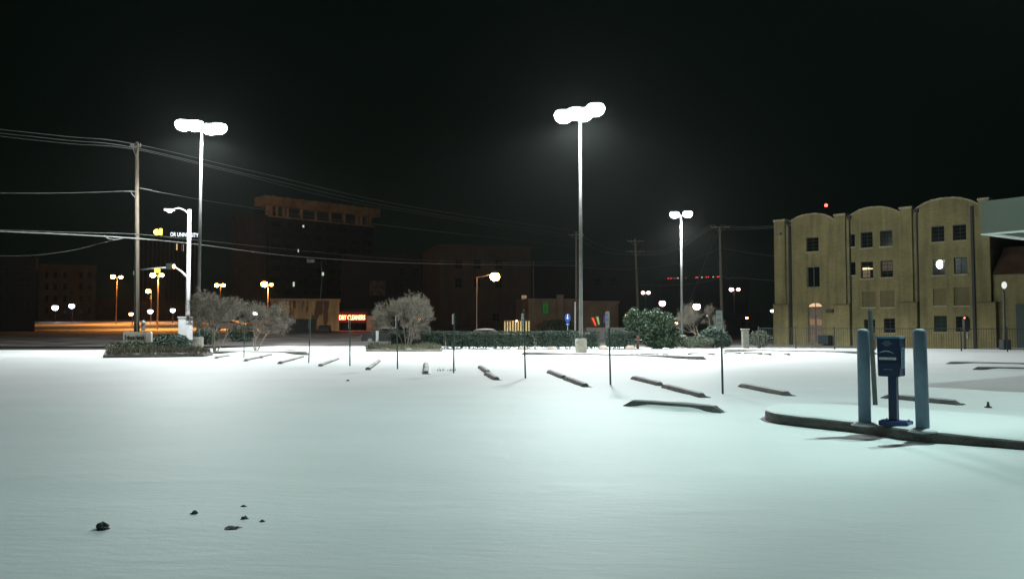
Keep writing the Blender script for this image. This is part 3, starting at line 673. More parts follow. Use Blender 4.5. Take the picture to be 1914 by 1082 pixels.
# floodlight pole past the frame edge whose two heads throw the double shadows by the island
fb = Vector((10.9, 13.2, 0)); t = thing('floodlight_pole', 'tall floodlight pole past the right edge lighting the near snow', 'lamp', fb)
plinth(fb, .33, .84, t); MB().path([fb + K * .82, fb + K * 12.6], [.115, .08], 12).build('pole', STEEL, t, True)
for k, (dx, dy) in enumerate(((-.75, -.3), (.55, .45))):
    h = fb + Vector((dx, dy, 12.5)); MB().path([fb + K * 12.5, h], .035, 6).build('arm', STEEL, t)
    aim = Vector((-4.5, 5.5, 0)) if k == 0 else Vector((9, 14, 0)); d = (aim - h).normalized(); s_ = d.cross(K).normalized(); up = s_.cross(d)
    hd = MB().ob(h - s_ * .3 - up * .22 - d * .3, s_ * .6, up * .44, d * .28).build('lamp_head', MATS['pale_lamp_housing'], t)
    MB().ob(h - s_ * .26 - up * .18 - d * .018, s_ * .52, up * .36, d * .01).build('lens', E_WHITE, hd)
    lamp('flood_light', h + d * .12, 4900 if k == 0 else 3000, (.72, 1.0, .95), t, .09, 126 if k == 0 else 172, aim, 1.0 if k == 0 else .3)

# ---------------------------------------------------------------- street lamps far away
def street_lamp(px_, ybase, Y, heads, label, m, pole=STEEL, r=.07, group=None, power=0):
    """heads: (px, py, radius px)"""
    b = P(px_, ybase, Y); z0 = T(b.x, Y); t = thing('street_lamp', label, 'street lamp', (b.x, Y, z0), group)
    ht = P(px_, min(h[1] for h in heads), Y).z
    MB().path([(b.x, Y, z0), (b.x, Y, ht)], [r, r * .65], 8).build('pole', pole, t)
    for hx, hy, hr in heads:
        p = P(hx, hy, Y); rr = hr / FPX * Y  # globe radius takes in the bloom around the lamp
        if abs(hx - px_) > 1: MB().path([(b.x, Y, ht - .1), (p.x, Y, p.z + rr * .6)], .04, 6).build('arm', pole, t)
        g_ = MB().ball(p, rr, 14, 8, .9).build('lamp_globe', m, t, True)
        if power: lamp('street_light', p - K * (rr + .15), power, (1, .36, .075), t, .1, 150, p - K * 9, .4)
        MB().lathe(p + K * rr * .62, [(rr * .75, 0), (rr * .5, rr * .35), (rr * .15, rr * .45)], 12).build('cap', pole, g_)
    return t
SODP = mat('rusty_lamp_pole', (.28, .22, .17), .6, .2, 3)
gs = None
street_lamp(217, 600, 132, [(211, 517, 4.2), (226, 518, 3.2)], 'orange twin-headed street lamp between the brick block and the timber pole', E_SOD, SODP, power=3100)
street_lamp(294, 612, 100, [(286, 514, 5), (302, 514, 4)], 'orange twin-headed street lamp under the yellow sign of the mast arm', E_SOD, SODP, r=.1, power=3000)
street_lamp(282, 596, 150, [(277, 544, 4.2)], 'orange single street lamp behind the mast arm, right of the timber pole', E_SOD, SODP, power=3100)
street_lamp(255, 596, 170, [(256, 545, 2.4)], 'tiny yellow street lamp just left of the timber pole', E_SODS, SODP)
street_lamp(247, 604, 120, [(245, 587, 3.6)], 'low orange lamp on a short post left of the timber pole', E_SODS, SODP)
street_lamp(411, 606, 140, [(405, 533, 4), (417, 533, 3.6)], 'orange twin-headed lamp above the bare trees', E_SOD, SODP)
street_lamp(500, 618, 100, [(494, 531, 6), (507, 532, 3)], 'bright orange twin-headed lamp left of the painted wall building', E_SOD, SODP, power=2400)
street_lamp(518, 618, 98, [(516, 580, 2.4)], 'small orange lamp on a post against the painted wall end', E_SODS, SODP)
street_lamp(891, 620, 84, [(925, 517, 9)], 'large single sodium street lamp on an arm over the street', E_SOD, SODP, r=.06)
street_lamp(103, 597, 150, [(103, 575, 5.5)], 'leftmost white globe lamp in the orange snowy lot', E_WHITE2, BRONZ)
street_lamp(135, 597, 152, [(134, 572, 5)], 'bluish globe lamp right of the leftmost white globe', E_BLUE, BRONZ)
street_lamp(281, 602, 140, [(281, 582, 4.6)], 'bluish globe lamp seen beside the timber pole foot', E_BLUE, BRONZ)
street_lamp(323, 602, 140, [(323, 580, 4.4)], 'blue-white globe lamp left of the white cabinet', E_BLUE, BRONZ)
street_lamp(477, 606, 120, [(477, 586, 4.2)], 'blue-white globe lamp seen through the bare trees', E_BLUE, BRONZ)
street_lamp(778, 624, 90, [(785, 595, 2.2)], 'small yellow lamp on a thin post behind the middle bare tree', E_SODS, STEEL, r=.03)
street_lamp(1207, 580, 170, [(1202, 547, 3.4), (1212, 547, 3.4)], 'small twin-headed white lamp behind the leafy shrub', E_PINK)
street_lamp(1238, 612, 130, [(1238, 567, 6)], 'pinkish white globe lamp above the leafy shrub', E_PINK, BRONZ)
street_lamp(1303, 618, 120, [(1302, 573, 7.2)], 'large pinkish white globe lamp right of the two-headed lamp pole', E_PINK, BRONZ)
street_lamp(1373, 610, 160, [(1367, 541, 4), (1380, 541, 3.2)], 'small twin-headed white lamp left of the brick building', E_PINK)
street_lamp(1264, 618, 110, [(1264, 604, 3)], 'low orange lamp just right of the leafy shrub', E_SODS, BRONZ)
street_lamp(1396, 606, 120, [(1396, 594, 2.2)], 'tiny orange lamp above the stone gate pillar', E_SODS, BRONZ)
street_lamp(1171, 606, 112, [(1171, 589, 2.6)], 'small warm lamp right of the plain tan hall', em('warm_small', (1, .6, .3), 3), BRONZ)
street_lamp(1322, 612, 130, [(1322, 590, 1.8)], 'faint lamp right of the large pinkish globe', em('faint_lamp', (.9, .8, .6), 1.0), BRONZ)
street_lamp(1446, 612, 92, [(1443, 581, 3), (1447, 577, 2)], 'black lantern post at the left corner of the brick building', em('lantern', (1, .95, .75), 8), BLACK)

# ---------------------------------------------------------------- white mast with street light, signal arm and cabinet
Y0 = 55.0; b = P(350, 636, Y0); z0 = T(b.x, Y0)
t = thing('signal_mast', 'white street light mast with traffic signal arm and box in the planter', 'mast', (b.x, Y0, z0))
top = P(352, 392, Y0)
MB().path([(b.x, Y0, z0), (b.x, Y0, top.z)], [.16, .12], 14).build('pole', POLEW, t, True)
pts = [P(352, 400, Y0), P(345, 393, Y0), P(334, 389, Y0), P(324, 391, Y0)]
MB().path(pts, .045, 8).build('lamp_arm', POLEW, t, True)
p = P(317, 394, Y0)
hd = MB().box(p + K * .06, (.66, .28, .12)).build('lamp_head', POLEW, t)
MB().ball(p - K * .02, .17, 12, 6, .7).build('lens', em('cobra_lens', (.8, .84, 1), 16), hd, True)
lamp('street_light', p - K * .35, 60, (.85, .9, 1), t, .1)
ar = [P(349, 517, Y0), P(340, 508, Y0 + .5), P(328, 500, Y0 + 1), P(300, 501, Y0 + 2), P(262, 504, Y0 + 3)]
MB().path(ar, [.09, .08, .07, .06, .04], 8).build('signal_arm', POLEW, t, True)
pc = P(350, 615, Y0); zc1 = P(350, 635, Y0).z; zc2 = P(350, 594, Y0).z
cb = thing('control_cabinet', 'bright white control cabinet strapped to the foot of the white mast', 'cabinet', (pc.x + .02, Y0 - .45, zc1))
MB().box((pc.x + .08, Y0 - .5, (zc1 + zc2) / 2), (.80, .5, zc2 - zc1)).build('cabinet_body', POLEW, cb)
MB().box((pc.x + .08, Y0 - .5, zc2 + .04), (.88, .58, .078)).build('cabinet_lid', POLEW, cb)
MB().box((pc.x + .08, Y0 - .765, (zc1 + zc2) / 2 - .05), (.70, .024, zc2 - zc1 - .2)).build('cabinet_door', POLEW, cb)
MB().box((pc.x + .08, Y0 - .5, (z0 + zc1) / 2 - .1), (.7, .42, zc1 - z0 + .19)).build('cabinet_base', CONC, cb)
sp = P(319, 498, Y0 + 1.2)
sg = thing('traffic_signal', 'dark traffic signal head with orange-red light on the white mast arm', 'traffic signal', sp)
MB().box(sp, (.5, .36, .42)).build('housing', BLACK, sg)
MB().ball(P(325, 498, Y0 + .9), .12, 10, 6, 1.4).build('lens', em('signal_orange', (1, .5, .25), 4), sg, True)
MB().box(sp + Vector((-.06, -.2, 0)), (.1, .03, .36)).build('visor', BLACK, sg)
yp = P(294, 506, Y0 + 1.6); one(MB().box(yp, (.42, .04, .34)), 'yellow_sign', mat('yellow_sign', (.6, .45, .05), .5, .1, emit=(1, .72, .12), es=.35), 'small yellow sign hanging from the white mast arm', 'sign')
gp = P(252, 510, Y0 + 3); one(MB().box(gp, (.2, .05, .3)), 'green_signal', mat('green_sig', (.05, .2, .14), .5, .1, emit=(.1, .6, .4), es=.06), 'small green signal at the tip of the mast arm behind the timber pole', 'traffic signal')
yb = P(293, 434, 100); ys_ = thing('warning_signal', 'glowing yellow signal hanging from the span wires left of the roof lettering', 'traffic signal', yb)
MB().ball(yb, .38, 12, 7).build('lens', E_YEL, ys_, True); MB().box(yb + Vector((.52, 0, .05)), (.2, .3, .8)).build('housing', E_YEL, ys_)
MB().path([yb + K * .3, yb + K * 1.1], .03, 5).build('hanger', BLACK, ys_)

# ---------------------------------------------------------------- utility poles and wires
GREYW = mat('grey_pole_wood', (.36, .34, .28), .9, .3, 2, .3, stretch=(8, 8, .6))
def pole(px_, ytop, Y, r, label, arms=(), lean=0.0, m=None, extra=None):
    m = m or (WOOD if Y < 60 else GREYW)
    p = P(px_, ytop, Y); z0 = T(p.x, Y); t = thing('utility_pole', label, 'utility pole', (p.x, Y, z0))
    MB().path([(p.x + lean, Y, z0 - .2), (p.x, Y, p.z)], [r * 1.25, r * .8], 10).build('pole', m, t, True)
    for dz, hw in arms:
        z = p.z + dz; x = p.x + lean * (-dz) / (p.z - z0)
        MB().box((x, Y - r - .06, z), (hw * 2, .1, .12)).build('crossarm', m, t)
        for s in (-.95, -.5, .5, .95):
            MB().lathe((x + s * hw, Y - r - .06, z + .06), [(.03, 0), (.06, .05), (.05, .12), (.02, .16)], 8).build('insulator', STEEL, t)
        for s in (-1, 1): MB().path([(x, Y - r, z - .7), (x + s * hw * .6, Y - r - .03, z - .05)], .025, 5).build('brace', m, t)
    return t, p, z0
t, p, z0 = pole(256, 266, 55, .15, 'brown timber utility pole at left with conduit and meter', [(-.35, .35)], lean=.28)
MB().path([(p.x + .42, 54.75, z0), (p.x + .12, 54.75, P(265, 385, 55).z)], .045, 6).build('conduit', mat('dull_conduit', (.07, .065, .055), .8, .2, 3), t)
q = P(268, 603, 54.7); MB().ball(q, .16, 12, 6, 1.1).build('meter', STEEL, t, True); MB().box(q - K * .35, (.22, .16, .4)).build('meter_box', STEEL, t)
q = P(243, 358, 54.8); MB().box(q, (.7, .05, .06)).build('bracket', STEEL, t); MB().path([P(245, 360, 54.8), P(254, 372, 55)], .03, 5).build('bracket_brace', STEEL, t)
q = P(284, 356, 54.8); MB().path([P(262, 352, 54.8), q], .03, 5).build('strain_clamp', STEEL, t)
pole(1077, 433, 108, .16, 'dark utility pole just left of the middle tall lamp', [(-.5, 1.0)])
pole(1187, 446, 116, .17, 'utility pole with two crossarms behind the leafy shrub', [(-.4, 1.2), (-1.9, 1.3)], lean=.5)
t, p, z0 = pole(1345, 425, 101, .17, 'utility pole with cable loops left of the brick building', [(0.0, 1.2)], lean=.2)
t, p, z0 = pole(997, 488, 140, .15, 'short dark pole left of the tan building', [])
def wire(pts, r, label, group=None, n=10, m=None):
    m = m or (WIRE if r > .029 or pts[0][2] > 75 else THIN)
    q = [P(*p) for p in pts]; out = []
    for i in range(len(q) - 1):
        p0 = q[max(i - 1, 0)]; p1 = q[i]; p2 = q[i + 1]; p3 = q[min(i + 2, len(q) - 1)]
        for k in range(n):
            s = k / n; out.append(.5 * ((2 * p1) + (p2 - p0) * s + (2 * p0 - 5 * p1 + 4 * p2 - p3) * s * s + (3 * p1 - p0 - 3 * p2 + p3) * s ** 3))
    out.append(q[-1]); one(MB().path(out, r, 5), 'overhead_wire', m, label, 'wire', group, True)
gw = 'overhead wires crossing above the street'
wire([(-60, 236, 50), (120, 255, 52), (254, 270, 54.9), (480, 322, 68), (760, 385, 87), (1075, 432, 107.8)], .022, 'topmost overhead wire from the timber pole top to the middle dark pole', gw)
wire([(-60, 243, 50), (120, 262, 52), (254, 277, 54.9), (480, 330, 68), (760, 392, 87), (1075, 440, 107.8)], .022, 'second overhead wire just under the topmost one', gw)
wire([(-60, 248, 50), (120, 268, 52), (254, 280, 54.9), (440, 324, 66), (700, 386, 84), (1075, 446, 107.8)], .016, 'third overhead wire of the top bundle', gw)
wire([(-60, 361, 50), (120, 361, 53), (246, 357, 54.8)], .022, 'beaded wire reaching the timber pole bracket from the left', gw)
wire([(285, 357, 54.8), (440, 384, 66), (640, 412, 80), (1075, 462, 107.8)], .018, 'wire from the strain clamp sloping down to the right', gw)
wire([(-60, 428, 50), (120, 434, 52), (256, 438, 54.8), (370, 449, 62), (560, 468, 76), (780, 486, 90), (1075, 494, 107.8)], .020, 'thin upper cable of the low pair across the street', gw)
wire([(-60, 430, 50), (120, 438, 52), (256, 446, 54.8), (370, 457, 62), (560, 480, 76), (780, 492, 90), (1075, 497, 107.8)], .038, 'thick low telephone cable across the left of the scene', gw)
wire([(-60, 479, 48), (60, 477, 50), (140, 467, 52), (200, 452, 54), (225, 447, 54.6)], .007, 'faint slack wire rising to the splice left of the timber pole', gw)
wire([(195, 440, 54), (203, 446, 54.1), (217, 448, 54.3), (233, 444, 54.5)], .03, 'cable loop at the splice left of the timber pole', gw)
wire([(600, 488, 79), (602, 520, 79.5), (598, 562, 80)], .012, 'thin drop wire hanging from the low cable', gw)
q = P(581, 486, 78); one(MB().box(q - K * .1, (.75, .2, .32)), 'cable_terminal', mat('grey_terminal', (.13, .15, .12), .7, .2, 3), 'grey terminal box hanging on the low cable', 'cable box')
for k, dy in enumerate((0, 8, 15)):
    wire([(1338 + 2 * k, 421 + 2 * k, 101), (1322 - 0 * k, 424 + dy * .5, 102), (1278, 452 + dy * .6, 106), (1235, 468 + dy * .5, 110), (1187, 471 + dy * .4, 115.8)], .028, ('upper', 'middle', 'lower')[k] + ' of the three sagging cables between the two right utility poles', gw)
wire([(1187, 472, 115.8), (1130, 462, 112), (1078, 436, 107.8)], .02, 'cable between the crossarm pole and the middle dark pole', gw)
wire([(1185, 476, 115.8), (1125, 470, 112), (1078, 445, 107.8)], .02, 'lower cable between the crossarm pole and the middle dark pole', gw)
for k in range(3): wire([(1346, 421 + 4 * k, 101), (1400, 424 + 2.4 * k, 95), (1520, 418 + k * 2, 90)], .022, ('highest', 'middle one', 'lowest')[k] + ' of three level wires running from the right pole to the brick building', gw)
wire([(1342, 436, 101), (1320, 485, 103), (1296, 545, 106), (1270, 600, 108)], .02, 'slanting guy wire left of the right utility pole', gw)
wire([(1345, 464, 101), (1285, 488, 106), (1190, 503, 112), (1078, 500, 108)], .016, 'thin wire leaving the right pole below its crossarm', gw)
wire([(1345, 463, 101), (1395, 472, 97), (1450, 479, 93)], .018, 'thin wire dropping right from the right pole to the building', gw)
wire([(1345, 518, 101), (1354, 517, 100.5), (1362, 522, 100), (1372, 519, 99.5), (1450, 525, 93)], .03, 'low looped cable right of the right pole', gw)
wire([(1345, 520, 101), (1300, 530, 104), (1240, 534, 110), (1187, 532, 115.9)], .018, 'low cable left of the right pole', gw)
wire([(930, 492, 100), (1000, 490, 103), (1075, 488, 107)], .02, 'short bright cable left of the middle dark pole', gw)

# ---------------------------------------------------------------- sign posts along the row
sn = Vector((-.97, -.24, 0)).normalized(); st = Vector((-sn.y, sn.x, 0))
ords = ['first thin sign post from the left, in front of the bare trees', 'second sign post from the left, before the painted wall', 'third sign post, in front of the red neon lettering', 'fourth sign post, in front of the middle bare tree', 'fifth sign post, left of the lit board fence', 'sixth sign post, just left of the round blue sign', 'seventh sign post, right of the middle tall lamp', 'eighth sign post with tall pale plate, right of the shrubs', 'bare leaning post between the bollard and the blue box']
posts = [(457, 592, 456, 668, 0), (580, 593, 577, 678, (597, 614)), (654, 591, 654, 684, (593, 614)), (742, 589, 743, 690, (590, 612)), (849, 585, 848, 697, (587, 606)), (979, 578, 982, 707, (586, 610)), (1138, 578, 1141, 719, (582, 613)), (1347, 576, 1351, 736, (580, 616)), (1626, 577, 1636, 756, 0)]
for lab, (tx, ty, bx, by, pl) in zip(ords, posts):
    b = G(bx, by); tp = P(tx, ty, b.y); t = thing('sign_post', lab, 'sign post', b, 'sign posts along the parking row')
    r = .026 if lab[0:4] != 'bare' else .05
    dv = (tp - b); MB().path([b - dv * .04, tp - K * .05, tp - K * .0], [r, r, r * .6], 8).build('post', POSTG if r < .04 else mat('worn_green_post', (.07, .085, .075), .6, .2, 5), t, True)
    if pl:
        za = P(tx, pl[1], b.y).z; zb_ = P(tx, pl[0], b.y).z; c = b + dv * .9; c = Vector((c.x, c.y, 0)) + sn * .045; w_ = .30
        pts = []
        for (su, sz, a0) in ((1, 1, 0), (-1, 1, 90), (-1, -1, 180), (1, -1, 270)):
            for k in range(4):
                a = R(a0 + 30 * k); cu = su * (w_ / 2 - .04) + .04 * math.cos(a); cz = (zb_ - .04 if sz > 0 else za + .04) + .04 * math.sin(a)
                pts.append(c + st * cu + K * cz)
        pt = MB().prism(pts, sn * .004).build('sign_plate', SIGNW, t)
        mk = MB()
        for f in (.2, .42, .5, .76):
            zz = za + (zb_ - za) * f; x = -.1
            while x < .08:
                w2 = random.uniform(.015, .03); mk.ob(c + st * x + K * zz + sn * .0045, st * w2, sn * .001, K * .035); x += w2 + .01
        mk.build('sign_print', DMARK, pt)
b = G(1847, 762); one(MB().path([b - K * .05, b + K * .04, b + K * .12], [.04, .03, .018], 8).ob(b + Vector((-.05, -.04, -.02)), (.1, 0, 0), (0, .08, 0), (0, 0, .05)), 'post_stub', BRONZ, 'short broken post stub in the snow right of the bollards', 'post stub')
# small white-topped marker
b = G(707, 655); t = thing('marker_post', 'short marker post with white reflective top at the middle planter', 'marker post', b)
MB().path([b, b + K * .7], .03, 6).build('post', STEEL, t); MB().box(P(705, 628, b.y), (.17, .03, .68)).build('reflector', mat('reflector_sheet', (.8, .8, .78), .4, .05, 5), t)
# blue round sign
b = P(1061, 625, 57); t = thing('blue_sign', 'round blue sign with white symbol on a grey post behind the hedge', 'sign', (b.x, 57, 0))
MB().path([(b.x, 57, 0), (b.x, 57, P(1061, 586, 57).z)], .03, 6).build('post', STEEL, t)
c = P(1061, 594, 56.9); rr = .22
pl = MB().prism([c + Vector((rr * .95 * math.cos(a), 0, rr * 1.45 * math.sin(a))) for a in [2 * math.pi * k / 20 for k in range(20)]], (0, -.02, 0)).build('sign_plate', SIGNY, t)
MB().prism([c + Vector((x, -.024, z)) for x, z in ((-.03, .25), (.03, .25), (.03, .02), (.1, .02), (0, -.12), (-.1, .02), (-.03, .02))], (0, -.003, 0)).build('symbol', MARK, pl)
pl = MB().box(P(1061, 606, 56.9), (.26, .02, .16)).build('lower_plate', SIGNY, t); MB().box(P(1061, 606, 56.86), (.12, .01, .05)).build('symbol', MARK, pl)
# thin poles by the tan building
for x, y0, y1, Y, lab in ((993, 572, 622, 100, 'thin pale post at the right end of the lit board fence'), (1075, 564, 625, 70, 'pale thin post left of the middle tall lamp')):
    b = P(x, y1, Y); one(MB().path([(b.x, Y, T(b.x, Y)), (b.x, Y, P(x, y0, Y).z)], .09 if Y > 90 else .07, 8), 'thin_post', STEEL, lab, 'post')

# ---------------------------------------------------------------- wheel stops and kerbs
CAPS = snow_mat('thin_grey_snow', (.60, .585, .58), .15)
def stop(p0, p1, label, h=.085, w=.2, name='wheel_stop', cat='wheel stop', group='snow-capped wheel stops', taper=.16, z0=-.02, cover=.62):
    a = G(*p0); b = G(*p1); d = (b - a); L = d.length; d.normalize(); s = Vector((-d.y, d.x, 0))
    t = thing(name, label, cat, (a + b) / 2, group)
    def ring(x, k, hh):   # trapezoid section
        c = a + d * x; return [c - s * w * .5 * k + K * z0, c - s * w * .5 * k + K * hh * .35, c - s * w * .33 * k + K * hh, c + s * w * .33 * k + K * hh, c + s * w * .5 * k + K * hh * .35, c + s * w * .5 * k + K * z0]
    mb = MB(); xs_ = [0, taper, taper + .25] + [taper + .25 + (L - 2 * taper - .5) * i / 8 for i in range(1, 8)] + [L - taper - .25, L - taper, L]
    for i, x in enumerate(xs_):
        hh = h * (.18 if x in (0, L) else 1) * random.uniform(.94, 1.04)
        for v in ring(x, 1 if 0 < i < len(xs_) - 1 else .85, hh): mb.v.append(tuple(v))
    n = 6
    for i in range(len(xs_) - 1):
        for j in range(n - 1): k = i * n + j; mb.f.append((k, k + 1, k + n + 1, k + n))
    mb.f.append((0, 1, 2, 3, 4, 5)[::-1]); k = (len(xs_) - 1) * n; mb.f.append(tuple(k + j for j in range(6)))
    mb.build('block', KERB, t)
    # snow lying on top, uneven in width, and banked against the far side
    mb = MB(); m = 14; x0, x1 = taper * .9, L - taper * .9
    for i in range(m + 1):
        x = x0 + (x1 - x0) * i / m; c = a + d * x; nn = noise.noise((c.x * 2.3, c.y * 2.3, 4)); k = w * (.30 + .10 * nn) * (cover / .62); hh = h + .004
        th = .028 + .018 * nn; e = .25 if i in (0, m) else 1
        sgn = 1 if s.y > 0 else -1
        off = s * sgn * w * .06
        for f, z in ((-1, hh), (-.7, hh + th * e * .8), (.1, hh + th * e), (.8, hh + th * e * .7), (1.15, hh - .01)):
            mb.v.append(tuple(c + off + s * sgn * k * f + K * z))
    for i in range(m):
        for j in range(4): k = i * 5 + j; mb.f.append((k, k + 1, k + 6, k + 5))
    mb.build('snow_cap', CAPS, t, True)
    lat = abs(d.x); mb = MB(); sgn = 1 if s.y > 0 else -1
    if lat > .6:
        for side in (1, -1):
            b0 = len(mb.v); pw = 1.0 if side > 0 else .84
            for i in range(m + 1):   # snow banked on the far side, and on the near side except at the ends
                x = L * i / m; c = a + d * x; nn = noise.noise((c.x * 1.9, c.y * 1.9, 7 + side)); e = .1 if i in (0, m) else 1
                if side < 0: e = sm(.05, .30, x / L) * (1 - sm(.72, .93, x / L)) * lat
                for f, z in ((.42, h * .95 * e * pw), (.75, h * (.62 + .2 * nn) * e * pw), (1.3, h * .22 * e * pw), (2.2 + nn, -.05)):
                    mb.v.append(tuple(c + s * sgn * side * w * f + K * z))
            for i in range(m):
                for j in range(3): k = b0 + i * 4 + j; mb.f.append((k, k + 1, k + 5, k + 4))
    else:
        for i in range(m + 1):
            x = L * i / m; c = a + d * x; nn = noise.noise((c.x * 1.9, c.y * 1.9, 7))
            for f, z in ((.49, .03), (.8, .012 + .01 * nn), (1.3, -.05)): mb.v.append(tuple(c + s * sgn * w * f + K * z))
        for i in range(m):
            for j in range(2): k = i * 3 + j; mb.f.append((k, k + 1, k + 4, k + 3))
    mb.build('snow_drift', SNOW, t, True)
    return t
stops = [
 ((403, 670), (428, 666), 'far left small wheel stop by the left planter'),
 ((458, 675), (482, 670), 'left half of the first pair of wheel stops'),
 ((486, 669), (507, 664), 'right half of the first pair of wheel stops'),
 ((522, 680), (546, 674), 'near wheel stop left of the second sign post'),
 ((546, 674), (566, 668), 'far wheel stop touching the second sign post line'),
 ((598, 685), (616, 678), 'near wheel stop between the second and third posts'),
 ((616, 678), (632, 672), 'far wheel stop between the second and third posts'),
 ((687, 692), (698, 684), 'near wheel stop between the third and fourth posts'),
 ((698, 684), (708, 676), 'far wheel stop between the third and fourth posts'),
 ((795, 699), (796, 690), 'near wheel stop pointing at the camera between fourth and fifth posts'),
 ((796, 690), (796, 681), 'far wheel stop pointing away between fourth and fifth posts'),
 ((897, 687), (912, 697), 'far wheel stop between the fifth and sixth posts'),
 ((909, 700), (929, 711), 'near wheel stop between the fifth and sixth posts'),
 ((1026, 696), (1055, 708), 'left wheel stop between the sixth and seventh posts'),
 ((1057, 709), (1096, 724), 'right wheel stop between the sixth and seventh posts'),
 ((1183, 708), (1236, 721), 'left wheel stop between the seventh and eighth posts'),
 ((1241, 724), (1315, 743), 'right wheel stop between the seventh and eighth posts'),
 ((1384, 722), (1475, 740), 'wheel stop right of the eighth post')]
for a, b, lab in stops: stop(a, b, lab)
stop((1169, 758), (1351, 771), 'long low kerb block lying in front of the row of stops', h=.11, w=.22, name='kerb_block', cat='kerb', group=None, cover=.6)
stop((1650, 743), (1796, 757), 'wheel stop passing behind the blue box', h=.08)
stop((975, 663), (1320, 672), 'long thin kerb in front of the middle tall lamp', h=.14, w=.25, name='kerb_block', cat='kerb', group=None)
stop((1768, 680), (1960, 684), 'upper of two kerbs at the right edge', h=.09, w=.2, name='kerb_block', cat='kerb', group=None)
stop((1818, 691), (1990, 695), 'lower of two kerbs at the right edge', h=.11, w=.2, name='kerb_block', cat='kerb', group=None)
stop((1352, 657), (1640, 662), 'long kerb line in front of the iron fence', h=.13, w=.25, name='kerb_block', cat='kerb', group=None)
for i, (a, b) in enumerate((((1183, 664), (1188, 664)), ((1198, 663), (1230, 665)), ((1240, 664), (1247, 665)), ((1285, 663), (1337, 664)), ((1353, 661), (1385, 662)), ((1390, 662), (1425, 663)), ((1430, 663), (1440, 664)), ((1467, 663), (1475, 664)))):
    stop(a, b, ['tiny dark stop left of the far row', 'far wheel stop below the leafy shrub', 'small far stop right of the leafy shrub', 'long far stop under the shrubs', 'far stop just right of the eighth post', 'far stop below the stone pillar', 'small far stop at the fence end', 'last small far stop before the fence'][i], h=.1, w=.18, taper=.05)
stop((400, 661), (575, 663), 'snowy kerb line under the two left bare trees', h=.16, w=.4, name='kerb_block', cat='kerb', group=None)

# ---------------------------------------------------------------- island with bollards and blue box
fr = [(1430, 767), (1440, 771), (1455, 774), (1495, 778.5), (1539, 783), (1608, 790.5), (1650, 796), (1705, 804), (1788, 812), (1914, 824.5), (2060, 838), (2300, 856), (2450, 864), (2520, 860)]
bk = [(2525, 846), (2440, 834), (2300, 820), (2060, 796), (1914, 782), (1700, 768), (1560, 760.5), (1480, 758.5), (1448, 759.5), (1434, 763)]
IZ = .17
outl = [G(x, y, IZ) for x, y in fr + bk]
t = thing('kerbed_island', 'rounded snow-topped traffic island with dark kerb under the bollards', 'traffic island', (outl[3].x, outl[3].y, 0))
def smooth_closed(pts, n=4):
    out = []; m = len(pts)
    for i in range(m):
        p0, p1, p2, p3 = pts[i - 1], pts[i], pts[(i + 1) % m], pts[(i + 2) % m]
        for k in range(n):
            s = k / n; out.append(.5 * ((2 * p1) + (p2 - p0) * s + (2 * p0 - 5 * p1 + 4 * p2 - p3) * s * s + (3 * p1 - p0 - 3 * p2 + p3) * s ** 3))
    return out
ol = smooth_closed(outl); cen = sum(ol, Vector()) / len(ol)
mb = MB(); n = len(ol)
def inset(p, d):   # towards the middle line
    i = ol.index(p); tan = (ol[(i + 1) % n] - ol[i - 1]); tan.z = 0; tan.normalize(); nn = Vector((-tan.y, tan.x, 0)); return p + nn * d
for p in ol: mb.v.append((p.x, p.y, -.05))
for p in ol: mb.v.append((p.x, p.y, IZ - .03))
for p in ol: q = inset(p, .025); mb.v.append((q.x, q.y, IZ - .004))
for p in ol: q = inset(p, .16); mb.v.append((q.x, q.y, IZ - .003))
for r_ in range(3):
    for i in range(n): a = r_ * n + i; b = r_ * n + (i + 1) % n; mb.f.append((a, b, b + n, a + n))
mb.build('kerb', KERB, t, True)
def along(lst, q):
    k = q * (len(lst) - 1); i = min(int(k), len(lst) - 2); return lst[i].lerp(lst[i + 1], k - i)
def smooth_open(pts, n=5):
    out = []; m = len(pts)
    for i in range(m - 1):
        p0, p1, p2, p3 = pts[max(i - 1, 0)], pts[i], pts[i + 1], pts[min(i + 2, m - 1)]
        for k in range(n):
            s = k / n; out.append(.5 * ((2 * p1) + (p2 - p0) * s + (2 * p0 - 5 * p1 + 4 * p2 - p3) * s * s + (3 * p1 - p0 - 3 * p2 + p3) * s ** 3))
    return out + [pts[-1]]
FRc = smooth_open([G(x, y, IZ) for x, y in fr]); BKc = smooth_open([G(x, y, IZ) for x, y in bk][::-1])
mb = MB(); m = 90
for i in range(m + 1):
    q = i / m; a_ = along(FRc, q); b_ = along(BKc, q); wd = (b_ - a_).length; dd = (b_ - a_).normalized(); e = sm(0, .12, q)
    for o_, z in ((min(.03, wd * .1), 0), (min(.06, wd * .2), .014), (min(.16, wd * .35), .026)): w_ = a_ + dd * o_; mb.v.append((w_.x, w_.y, IZ + z + .006 * noise.noise((w_.x * 4, w_.y * 4, 3))))
    for f in (.4, .55, .7): w_ = a_ + dd * wd * f; mb.v.append((w_.x, w_.y, IZ + .036 + .01 * noise.noise((w_.x * 2, w_.y * 2, 3))))
    for o_, z in ((-.05, IZ + .036), (.08, IZ + .028), (.45, IZ * .62), (1.0, IZ * .22), (1.7, -.06)):
        w_ = b_ + dd * (o_ if o_ < .1 else o_ * (.25 + .75 * e)); mb.v.append((w_.x, w_.y, z if z < IZ else z - .02 * (1 - e)))
for i in range(m):
    for j in range(10): k = i * 11 + j; mb.f.append((k, k + 11, k + 12, k + 1))
mb.build('snow_top', SNOW, t, True)
